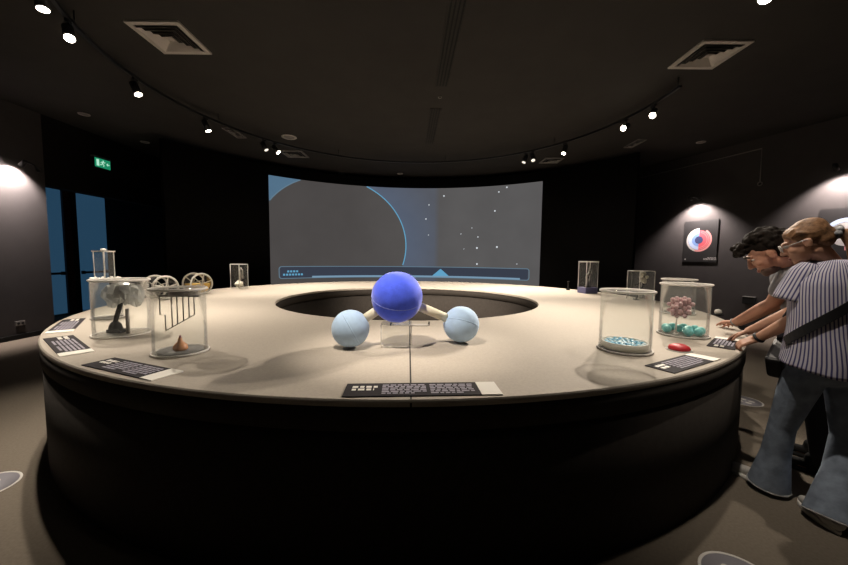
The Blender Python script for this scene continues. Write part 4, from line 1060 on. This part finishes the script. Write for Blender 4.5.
# jeans
j = MB()
j.ball((2.292, 1.912, .875), (.175, .130, .13), 24); j.ball((2.292, 1.905, .82), (.170, .125, .10), 24)
def leg(Hp, K, A, hem_r):
    j.chain([(Hp + V((0, 0, -.02)), .100), (Hp + (K - Hp) * .5, .083), (K, .063)], 18)
    hemc = V((A.x, A.y, .035)); mid = K + (hemc - K) * .45
    j.capsule(K, .063, mid, .068, 18); j.cyl(mid, hemc, .068, hem_r, 28)
leg(Lh_, Lk, La, .100); leg(Rh_, Rk, Ra, .110)
jo = remeshed('jeans', j, M['denim'], W, 0.007, 4)
for A, hr in ((La, .100), (Ra, .110)):
    hb = MB(); u, w, d = basis(V((A.x, A.y, .035)) - (Lk if A is La else Rk)); d = d.normalized()
    hb.tube([V((A.x, A.y, .037)) + (u * math.cos(2 * PI * i / 40) + w * math.sin(2 * PI * i / 40)) * (hr * .985 + .002 * math.sin(i * 2.3)) for i in range(40)], .0042, 6, closed=True)
    link('frayed_hem', hb, M['denim_hem'], jo, world=True)
def shoe(heel, toe, parent, up_m, sole_m, L=.25):
    f = (V((toe.x, toe.y, 0)) - V((heel.x, heel.y, 0))).normalized(); l = V((-f.y, f.x, 0)); c = V((heel.x, heel.y, 0))
    Q = lambda x, y, z: c + f * x + l * y + V((0, 0, z))
    def outline(k, z): return [Q(L * .40 + L * .52 * k * math.cos(t), (.040 + .008 * math.cos(t - .4)) * k * math.sin(t), z) for t in [2 * PI * i / 32 for i in range(32)]]
    b = MB(); b.loft([outline(.97, .0), outline(1.0, .008), outline(1.0, .026)]); so = b
    u = MB(); u.ball(Q(.035, 0, .055), (.05, .036, .045), 16); u.capsule(Q(.0, 0, .05), .036, Q(.13, 0, .045), .030, 16); u.capsule(Q(.13, 0, .042), .032, Q(L * .80, 0, .034), .026, 16); u.capsule(Q(.05, 0, .05), .036, Q(.05, 0, .10), .036)
    o = remeshed('shoe', u, up_m, parent, 0.006, 3)
    link('sole', so, sole_m, o, world=True)
    lc = MB()
    for i in range(4): x = .075 + .022 * i; lc.tube([Q(x, -.026, .066 - i * .003), Q(x + .008, 0, .078 - i * .004), Q(x, .026, .066 - i * .003)], .0032, 6)
    link('laces', lc, sole_m, o, world=True)
shoe(V((La.x, La.y, 0)), V((toeL.x, toeL.y, 0)), W, M['shoe'], M['sole'])
shoe(V((Ra.x - .03, Ra.y - .05, 0)), V((Ra.x + .03, Ra.y + .2, 0)), W, M['shoe'], M['sole'])
wb = MB(); dW = (Lw - Le).normalized(); u_, w_2, _ = basis(dW)
wb.tube([Lw - dW * .012 + (u_ * math.cos(2 * PI * i / 24) + w_2 * math.sin(2 * PI * i / 24)  ) * .0265 for i in range(24)], .009, 8, closed=True)
link('wristband', wb, M['bag'], W, world=True)

# crossbody bag hung on her left hip
bp = torso_at(.93); bc = V((bp[1] - bp[3] * .80 - .055, bp[2] + bp[4] * .62 + .06, .92))
bc = atY(779, 357, 2.06)
BG = thing('crossbody_bag', 'black crossbody bag with a wide strap hanging at the left hip of the striped-shirt person', 'bag', bc)
Rb = Matrix.Rotation(0.55, 3, 'Z') @ Matrix.Rotation(-0.55, 3, 'Y')
mb = MB(); mb.box((0, 0, 0), (.23, .075, .15), Rb); o = link('pouch', mb, M['bag'], BG, bevel=.02)
mb = MB(); mb.box(Rb @ V((0, -.040, .018)), (.21, .008, .10), Rb); link('flap', mb, M['bag'], BG, bevel=.003)
mb = MB(); mb.box(Rb @ V((0, -.045, -.022)), (.025, .006, .018), Rb); link('buckle', mb, M['grey_metal'], BG, bevel=.002)
path = []
for i in range(23):
    k = i / 22; ph = math.radians(168 + k * 150); z = .965 + .40 * k ** 1.05
    _, cx, cy, rx, ry = torso_at(z); path.append((V((cx + (rx + .014) * math.cos(ph), cy + (ry + .014) * math.sin(ph), z)), V((math.cos(ph), math.sin(ph), 0))))
path = [(bc + V((.05, .0, .03)), V((-1, 0, 0)))] + path + [(V((2.41, 1.93, 1.428)), V((.4, 0, 1))), (V((2.40, 2.02, 1.40)), V((.2, 1, .6))), (V((2.33, 2.085, 1.25)), V((0, 1, 0))), (V((2.22, 2.085, 1.08)), V((0, 1, 0))), (bc + V((.03, .035, .06)), V((0, 1, 0)))]
rings = []
for i, (p, n_) in enumerate(path):
    d = (path[min(i + 1, len(path) - 1)][0] - path[max(i - 1, 0)][0]).normalized(); n_ = (n_ - d * n_.dot(d)).normalized(); sd = d.cross(n_)
    rings.append([p + sd * .024 - n_ * .002, p + sd * .024 + n_ * .003, p - sd * .024 + n_ * .003, p - sd * .024 - n_ * .002])
mb = MB(); mb.loft(rings, True, True, smooth=False); link('strap', mb, M['bag'], BG, world=True)

# ---- man beyond her
Mn = thing('person', 'person with curly dark hair and grey top, bending over and pointing at the table', 'person', (2.70, 2.30, 0))
mh = atY(768, 254, 2.36)
mf = V((-0.66, 0.52, -0.62)).normalized(); mu = V((-.55, .35, .9))
b, P, Rm = head_mb(mh, mf, mu, 1.10)
mneck = V((2.545, 2.385, 1.375))
b.chain([(P(-.03, 0, -.05), .058), (mneck, .062), (mneck + V((.03, .0, -.08)), .08)])
fl = V((-.87, -.5, 0))
mLs, mLe, mLw = V((2.47, 2.32, 1.33)), atY(773, 303, 2.42), atY(735, 322.5, 2.64)
mRs, mRe, mRw = V((2.76, 2.50, 1.33)), V((2.78, 2.68, 1.09)), V((2.66, 2.86, .905))
b.chain([(mneck - V((0, 0, .05)), .07), (mLs, .058), (mLe + (mLs - mLe) * .5, .050), (mLe, .042), (mLe + (mLw - mLe) * .3, .043), (mLw, .029)])
b.chain([(mneck - V((0, 0, .05)), .07), (mRs, .058), (mRe + (mRs - mRe) * .5, .050), (mRe, .042), (mRe + (mRw - mRe) * .3, .043), (mRw, .029)])
mt_ = atZ(704, 320, TZ + .03); hand(b, mLw, mt_ - mLw + V((0, 0, .02)), V((0, 0, 1)), -1, (.25, .75, .9, 1.0), 0.19)
hand(b, mRw, V((-.35, .8, -.18)), V((0, 0, 1)), -1, (.3, .3, .35, .4), 0.19)
b.chain([(V((2.61, 2.40, 1.25)), .13), (V((2.68, 2.34, 1.05)), .12), (V((2.73, 2.30, .92)), .13)])
mH = [V((2.66, 2.24, .90)), V((2.82, 2.34, .90))]
mA = [V((2.66, 2.19, .09)), V((2.84, 2.36, .09))]
for Hp, A in zip(mH, mA): b.chain([(Hp, .09), (Hp + (A - Hp) * .47 + V((-.02, .03, 0)), .058), (A, .04), (V((A.x, A.y, .05)), .036), (V((A.x - .11, A.y + .14, .035)), .024)])
remeshed('body', b, M['skin_m'], Mn, 0.0055, 3)
for q in (-1, 1):
    e = MB().ball(P(.075, q * .031, .012), (.013, .013, .008), 14, Rm); eo = link('eye', e, M['eye'], Mn, world=True)
    link('iris', MB().ball(P(.0855, q * .031, .011), (.0055, .006, .006), 10, Rm), M['iris'], eo, world=True)
    eb = MB(); eb.chain([(P(.086, q * .052, .034), .005), (P(.098, q * .034, .042), .007), (P(.099, q * .014, .036), .006)], 8); link('eyebrow', eb, M['brow'], Mn, world=True)
link('lips', MB().ball(P(.093, 0, -.066), (.008, .024, .010), 14, Rm), M['lips'], Mn, world=True)
bs = MB()
bs.ball(P(.040, 0, -.076), tuple(q * 1.10 for q in (.0535, .050, .042)), 20, Rm); bs.ball(P(.070, 0, -.099), tuple(q * 1.1 for q in (.0215, .026, .019)), 16, Rm)
remeshed('beard', bs, M['stubble'], Mn, .006, 2)
h = MB()
h.ball(P(-.030, 0, .052), tuple(q * 1.1 for q in (.100, .082, .088)), 24, Rm); h.ball(P(-.06, 0, .0), tuple(q * 1.1 for q in (.06, .078, .07)), 20, Rm)
for i in range(150):
    a = rnd.uniform(0, 2 * PI); e = rnd.uniform(-.15, 1.35); r_ = .105
    x, y, z = r_ * math.cos(e) * math.cos(a), .082 * math.cos(e) * math.sin(a), .098 * math.sin(e)
    if x > .03 and z < .045: continue
    q = rnd.uniform(.016, .028)
    h.ball(P(-.022 + x * 1.0, y, .052 + z), (q, q * rnd.uniform(.6, 1), q * rnd.uniform(.6, 1)), 8, Rm)
for i in range(34):   # fringe curls falling forward
    y = rnd.uniform(-.06, .06); q = rnd.uniform(.014, .026)
    h.ball(P(.085 + rnd.uniform(-.02, .035), y, .098 + rnd.uniform(-.028, .028)), q, 8)
remeshed('hair', h, M['hair_m'], Mn, 0.0055, 1)
s = MB()
s.chain([(V((2.60, 2.40, 1.30)), .135), (V((2.66, 2.355, 1.10)), .135), (V((2.72, 2.31, .93)), .14)], 20)
s.chain([(V((2.60, 2.40, 1.31)), .10), (mLs, .070), (mLe + (mLs - mLe) * .45, .064)], 16); s.chain([(V((2.60, 2.40, 1.31)), .10), (mRs, .070), (mRe + (mRs - mRe) * .45, .064)], 16)
remeshed('shirt', s, M['grey_shirt'], Mn, .009, 4)
tr = MB(); tr.ball((2.735, 2.295, .90), (.15, .14, .11), 20)
for Hp, A in zip(mH, mA): tr.chain([(Hp, .098), (Hp + (A - Hp) * .47 + V((-.02, .03, 0)), .072), (V((A.x, A.y, .09)), .060)], 16)
remeshed('trousers', tr, M['trouser'], Mn, .009, 4)
for A in mA: shoe(V((A.x, A.y, 0)), V((A.x - .14, A.y + .18, 0)), Mn, M['matte_black'], M['matte_black'], .28)
br = MB(); dW = (mLw - mLe).normalized(); u_, w_2, _ = basis(dW)
br.tube([mLw + dW * .004 + (u_ * math.cos(2 * PI * i / 24) + w_2 * math.sin(2 * PI * i / 24)) * .032 for i in range(24)], .005, 6, closed=True)
link('bracelet', br, M['vent_dim'], Mn, world=True)

# ------------------------------------------------------------------ world and colour management
w = bpy.data.worlds.new('dark_room'); scene.world = w; w.use_nodes = True
bg = w.node_tree.nodes['Background']; bg.inputs[0].default_value = (0.9, 0.85, 0.8, 1); bg.inputs[1].default_value = 0.006
vs = scene.view_settings
scene.display_settings.display_device = 'sRGB'
vs.view_transform = 'Standard'; vs.look = 'None'; vs.exposure = 0.0; vs.gamma = 1.0
try: vs.use_curve_mapping = False
except Exception: pass
scene.cycles.use_denoising = True
scene.cycles.max_bounces = 8; scene.cycles.transparent_max_bounces = 24
scene.cycles.sample_clamp_indirect = 4.0
